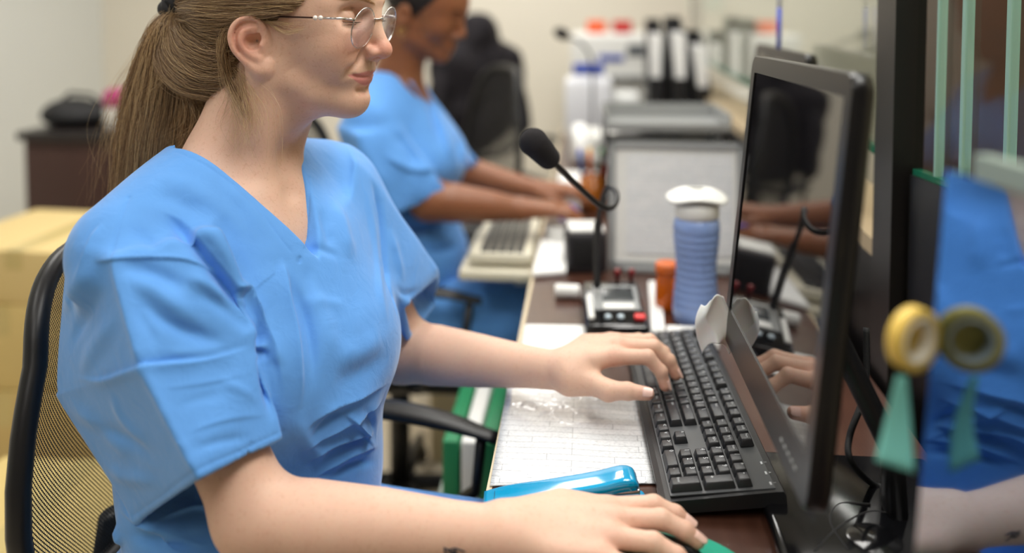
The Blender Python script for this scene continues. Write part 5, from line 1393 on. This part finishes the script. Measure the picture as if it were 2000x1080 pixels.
# lanyard with a pale badge holder
ly = MB(); ly.tube([tuple(p) for p in crs([(-.405,1.945,1.085),(-.375,1.965,1.03),(-.315,1.985,.95),(-.270,1.99,.88)], 16)], .011, 6, flat=.25); ly.tube([tuple(p) for p in crs([(-.405,2.055,1.085),(-.375,2.035,1.03),(-.315,2.0,.95),(-.270,1.992,.88)], 16)], .011, 6, flat=.25)
keep(ly.build('lanyard', mat('pale_blue_lanyard', srgb(150,180,235), .6)), nurse2)
tr2_ = Field(); tr2_.u(ell((-.44,2.0,.55), (.15,.185,.10)), 0)
for yy in (1.90, 2.12):
    k2 = Vector((-.02,yy,.56)); tr2_.u(cap((-.42,yy,.555), k2, .095, .072), .05); tr2_.u(cap(k2, (-.06,yy,.10), .072, .058), .03); tr2_.s(cap((-.06,yy,.13), (-.06,yy,.02), .047, .05), .002)
v_, f_ = tr2_.mesh(.007); keep(link('scrub_trousers', np_mesh('scrub_trousers', relax(v_, f_, 2), f_), scrub_m), nurse2)
for yy in (1.90, 2.12):
    sf = Field(); sf.u(cap((-.06,yy,.16), (-.06,yy,.06), .042, .042), 0); sf.u(cap((-.09,yy,.045), (.09,yy,.035), .042, .034), .03); sf.s(planes([(A3((0,0,1)), .0)], (0, yy, 0), .3), 0)
    v_, f_ = sf.mesh(.005); keep(link('shoe', np_mesh('shoe', relax(v_, f_, 1), f_), sm_), nurse2)
office_chair((-.50,2.02,0), R(2), 'black mesh office chair the dark-haired second nurse sits on', w=.45, ztop=.99)
office_chair((-.47,2.95,0), R(-150), 'empty black mesh chair just behind the second nurse', w=.46, ztop=1.03)
ch4 = office_chair((-.40,3.70,0), R(-60), 'empty black chair with a jacket over its back near the rear wall', w=.46, ztop=1.05)
jf = Field(); Mj = T(-.40,3.70,0) @ RZ(R(-60))
jf.u(ell(Mj @ Vector((-.20,0,.98)), (.085,.19,.14), Mj), 0); jf.u(ell(Mj @ Vector((-.22,0,.80)), (.07,.20,.22), Mj), .06); jf.u(cap(Mj @ Vector((-.2,.17,1.0)), Mj @ Vector((-.17,.21,.70)), .05, .04), .03); jf.u(cap(Mj @ Vector((-.2,-.17,1.0)), Mj @ Vector((-.17,-.21,.70)), .05, .04), .03); jf.u(ell(Mj @ Vector((-.18,0,1.13)), (.06,.09,.09), Mj), .04)
v_, f_ = jf.mesh(.008); n_ = vnormals(v_, f_); v_ = v_+n_*(.006*np.sin(v_[:,1]*70+2*np.sin(v_[:,2]*20)))[:,None]
tag(link('jacket', np_mesh('jacket', v_, f_), mat('black_jacket', srgb(30,26,32), .8, bump=.3, bscale=200)), 'black jacket hung over the back of the rearmost chair', 'jacket')

# her keyboard on its tray
kt = empty('keyboard', (-.180,1.92,.018), 0, 'beige keyboard on a pull-out tray beside the second nurse', 'keyboard')
beige = mat('beige_plastic', srgb(222,216,196), .4); dkey = mat('dark_keys', srgb(60,60,62), .5)
MB().rbox((0,0,.715), (.13,.30,.022), .004).build('case', beige, kt)
for i in range(5):
    for j in range(11): MB().box((-.040+.0185*i+.004, -.128+.0255*j, .7295), (.015,.022,.007), top=.8).build('key', dkey, kt)
tyy = empty('keyboard_tray', (-.19,1.92,.675), 0, 'cream pull-out tray under the beige keyboard', 'tray')
MB().rbox((0,0,.028), (.15,.34,.020), .004).build('tray_board', beige, tyy)
for y in (-.15,.15): MB().box((.09,y,.012), (.10,.02,.010)).build('rail', steel, tyy)
# ================================================================ the back of the room
def carton(x, y, z, dx, dy, dz, col, label, rz=0, group=None, tape=True):
    t = empty('carton', (x, y, z), rz, label, 'box', group)
    cm_ = mat('carton_board', srgb(*col), .75, bump=.1, bscale=20)
    MB().rbox((0,0,dz/2), (dx,dy,dz), .004).build('box', cm_, t)
    if tape: MB().box((0,0,dz+.0006), (.05,dy,.001)).box((0,-dy/2-.0006,dz*.82), (.05,.001,dz*.34)).build('packing_tape', mat('packing_tape', srgb(200,180,120), .2), t)
    return t
carton(-1.50,2.30,0,.62,.46,.26,(198,172,112),'yellowish carton at the bottom of the stack behind the near chair')
carton(-1.52,2.30,.262,.58,.44,.22,(206,182,120),'yellowish carton in the middle of the stack behind the near chair', R(3))
carton(-1.46,2.30,.484,.52,.42,.14,(214,190,132),'yellowish wrapped carton on top of the stack behind the near chair', R(-4))
carton(-.98,1.45,0,.36,.30,.36,(205,182,118),'pale carton on the floor behind the near chair mesh')
carton(-.28,2.47,0,.34,.30,.32,(222,208,172),'cream carton on the floor under the second nurse\'s arm', R(8))
carton(-.42,1.60,0,.20,.18,.22,(226,214,186),'small cream carton on the floor between the two chairs', R(20))
cb = empty('cabinet', (-1.61,3.10,0), 0, 'low dark brown cabinet against the grey wall', 'cabinet')
brn = mat('dark_brown_wood', srgb(66,42,36), .4, noise=.2, nscale=10, stretch=(1,1,.3)); 
MB().box((0,0,.39), (.72,.46,.78)).build('body', brn, cb)
MB().rbox((0,0,.795), (.76,.50,.03), .006).build('top_board', mat('near_black_wood', srgb(34,28,28), .35), cb)
for s in (-1, 1):
    d_ = MB().rbox((s*.178,-.238,.40), (.345,.018,.70), .004).build('door', brn, cb); MB().rbox((s*.03,-.252,.5), (.012,.014,.12), .004).build('handle', steel, d_)
bk = empty('black_bag', (-1.86,3.05,.811), 0, 'black bag lying on the left of the brown cabinet', 'bag')
bf_ = Field(); bf_.u(ell((-.02,0,.035), (.125,.12,.045)), 0); bf_.u(ell((-.05,0,.05), (.08,.10,.045)), .03); bf_.s(planes([(A3((0,0,1)), .0)], (0,0,0), .5), 0)
v_, f_ = bf_.mesh(.006); link('body', np_mesh('bag', v_, f_), mat('black_nylon', srgb(24,24,26), .7), bk); MB().tube([(-.09,0,.08), (-.05,0,.115), (.03,0,.11), (.08,0,.07)], .007, 8).build('strap', black_m, bk)
wd = empty('wipes_tub', (-1.665,2.98,.811), 0, 'white tub with a magenta lid on the brown cabinet', 'tub')
MB().lathe([(.062,0),(.066,.004),(.066,.075),(.062,.080)], 30).build('body', white_p, wd); MB().lathe([(.067,.080),(.069,.084),(.069,.125),(.050,.140),(.001,.143)], 30).build('lid', mat('magenta_lid', srgb(170,50,110), .4), wd)
# striped binders under the desk
gcol = mat('green_binder', srgb(40,130,84), .5); 
crt = empty('file_crate', (-.150,1.58,0), 0, 'open white crate of hanging files on the floor by the desk', 'crate')
cm_ = MB()
cm_.box((0,0,.01), (.22,.34,.02))
for s in (-1, 1): cm_.box((s*.108,0,.20), (.006,.34,.40))
cm_.box((0,.168,.20), (.22,.006,.40)); cm_.box((0,-.168,.07), (.22,.006,.10))
cm_.build('crate', mat('white_crate', srgb(215,225,215), .5), crt)
for i in range(6):
    c_ = MB().rbox((0,0,0), (.028,.30,.50), .004).build('binder', gcol if i % 2 == 0 else white_p, None, (-.231+i*.032,1.575,.272))
    tag(c_, ('green' if i % 2 == 0 else 'white')+' binder standing in the floor crate by the desk', 'binder', 'green binders in the crate' if i % 2 == 0 else 'white binders in the crate')
# rear counter with equipment
rc = empty('counter', (.40,4.20,0), 0, 'pale counter along the rear wall behind the desk', 'counter')
MB().box((0,0,.82), (1.0,.62,.03)).build('worktop', mat('pale_worktop', srgb(214,212,204), .4), rc)
for s in (-1, 0, 1): MB().box((s*.33,-.29,.40), (.31,.02,.76)).build('door', white_p, rc)
MB().box((0,.01,.40), (.98,.58,.80)).build('body', white_p, rc)
cp = empty('office_printer', (.13,4.08,.836), 0, 'white office printer on the rear counter with a blue label', 'printer')
MB().rbox((0,0,.14), (.42,.36,.28), .015).build('body', white_p, cp); MB().rbox((0,-.19,.09), (.26,.06,.018), .004).build('paper_tray', grey_p, cp)
MB().rbox((-.03,-.183,.175), (.11,.006,.03), .002).build('control_panel', mat('blue_panel', srgb(40,70,170), .4), cp); MB().rbox((.09,-.183,.21), (.10,.006,.05), .002).build('display', mat('grey_display', srgb(90,95,100), .3), cp)
for x, col, nm in ((.065,(235,95,40),'orange'), (.185,(190,40,35),'red'), (.315,(220,70,60),'coral')):
    bx_ = MB().rbox((0,0,.0), (.085,.10,.055), .006).build('small_box', mat(nm+'_card', srgb(*col), .5), None, (x-.03,4.08,1.117+.0285) if x < .27 else (x+.08,4.08,.836+.0285))
    tag(bx_, nm+' small box '+('on top of the white printer' if x < .27 else 'on the rear counter right of the printer'), 'box')
for i, (x, y, h) in enumerate(((.245,3.32,.46), (.318,3.24,.47), (.385,3.20,.42))):
    fb = empty('magazine_file', (x, y, DZ), R(4*i), ('tall','middle','short')[i]+' black magazine file at the far end of the desk', 'magazine file')
    m_ = MB(); m_.prism([(0,0),(.24,0),(.24,h),(.16,h),(0,h*.55)], -.003, .003, M=T(0,-.12,0) @ RZ(R(90)) @ RX(R(90)) @ T(0,0,-.024)); m_.prism([(0,0),(.24,0),(.24,h),(.16,h),(0,h*.55)], -.003, .003, M=T(0,-.12,0) @ RZ(R(90)) @ RX(R(90)) @ T(0,0,.024))
    m_.box((0,.118,h/2), (.05,.005,h)); m_.box((0,-.118,h*.27), (.05,.005,h*.54)); m_.box((0,0,.003), (.05,.24,.006)); m_.build('case', black_m, fb)
    MB().box((0,.0,h*.46), (.036,.21,h*.84)).build('papers', paper_m, fb)
fx = empty('desk_phone', (.28,2.66,DZ), R(10), 'white and black desk telephone with a curved handset far along the desk', 'telephone')
MB().rbox((0,0,.035), (.20,.22,.06), .015).build('body', white_p, fx)
MB().tube([tuple(p) for p in crs([(-.07,-.10,.075),(-.07,-.06,.092),(-.07,.06,.092),(-.07,.10,.075)], 16)], [.022]*3+[.014]*10+[.022]*3, 12).build('handset', black_m, fx)
for i in range(4):
    for j in range(3): MB().rbox((.0+.028*j,-.07+.028*i,.067), (.018,.018,.006), .002).build('button', grey_p, fx)
fm = empty('microphone', (.015,3.18,DZ), 0, 'small black gooseneck microphone far along the desk', 'microphone')
MB().rbox((0,0,.018), (.10,.13,.036), .008).build('base', black_g, fm)
MB().tube([tuple(p) for p in crs([(0,.03,.03),(0,.03,.22),(-.01,0,.33),(-.05,-.05,.385),(-.09,-.10,.40)], 30)], .005, 8).build('gooseneck', black_m, fm)
MB().lathe([(.0001,-.032),(.016,-.024),(.021,-.005),(.019,.014),(.010,.028),(.0001,.031)], 18, M=T(-.11,-.12,.415) @ rot_to((-.7,-.5,.35))).build('foam_head', foam, fm)
bdr = ((-.00,3.48,.012,.18,.22,(236,238,244),'white'), (.15,3.50,.02,.10,.16,(226,228,226),'pale grey'))
for x, y, z, dx, dz, c, nm in bdr:
    tag(MB().rbox((0,0,dz/2), (dx,.22,dz), .012).build('plastic_box', mat(nm+'_box', srgb(*c), .4), None, (x,y,DZ+.001)), nm+' plastic box at the far end of the desk', 'box')
tag(MB().rbox((0,0,.02), (.12,.06,.04), .006).build('staple_box', mat('blue_card', srgb(40,70,170), .5), None, (.0,3.42,DZ+.022+.22)), 'small blue box on top of the white plastic box', 'box')
nb = empty('notice_board', (.62,4.69,1.20), 0, 'small pale green notice on the rear wall above the counter', 'notice')
MB().box((0,0,.12), (.16,.008,.22)).build('board', mat('pale_green_card', srgb(190,214,200), .6), nb)
# cream cupboard seen through the glass
cq = empty('cupboard', (1.55,1.3,0), 0, 'tall cream cupboard on the public side of the glass', 'cupboard')
MB().box((0,0,1.1), (.5,2.6,2.2)).build('body', cream_p, cq)
for k in (-1, 0, 1):
    d_ = MB().rbox((-.258,k*.84,1.1), (.016,.82,2.1), .004).build('door', cream_p, cq); MB().rbox((-.275,k*.84+.34,1.1), (.016,.012,.14), .004).build('handle', steel, d_)

lk = empty('reflection_stand_in', (1.08,2.55,0), 0, 'tall dark brown stand-in for a dark reflection, added behind the glass', 'reflection_stand_in')  # added dark body that imitates a dark reflection in the pane
MB().box((0,0,1.05), (.30,.40,2.1)).build('body', brn, lk); MB().rbox((0,-.208,1.05), (.28,.016,2.04), .004).build('door', brn, lk); MB().rbox((.10,-.222,1.05), (.012,.012,.12), .004).build('handle', steel, lk)
sc = bpy.context.scene
sc.view_settings.view_transform = 'Standard'; sc.view_settings.look = 'None'; sc.view_settings.gamma = 1; sc.view_settings.use_curve_mapping = False
sc.view_settings.exposure = .56
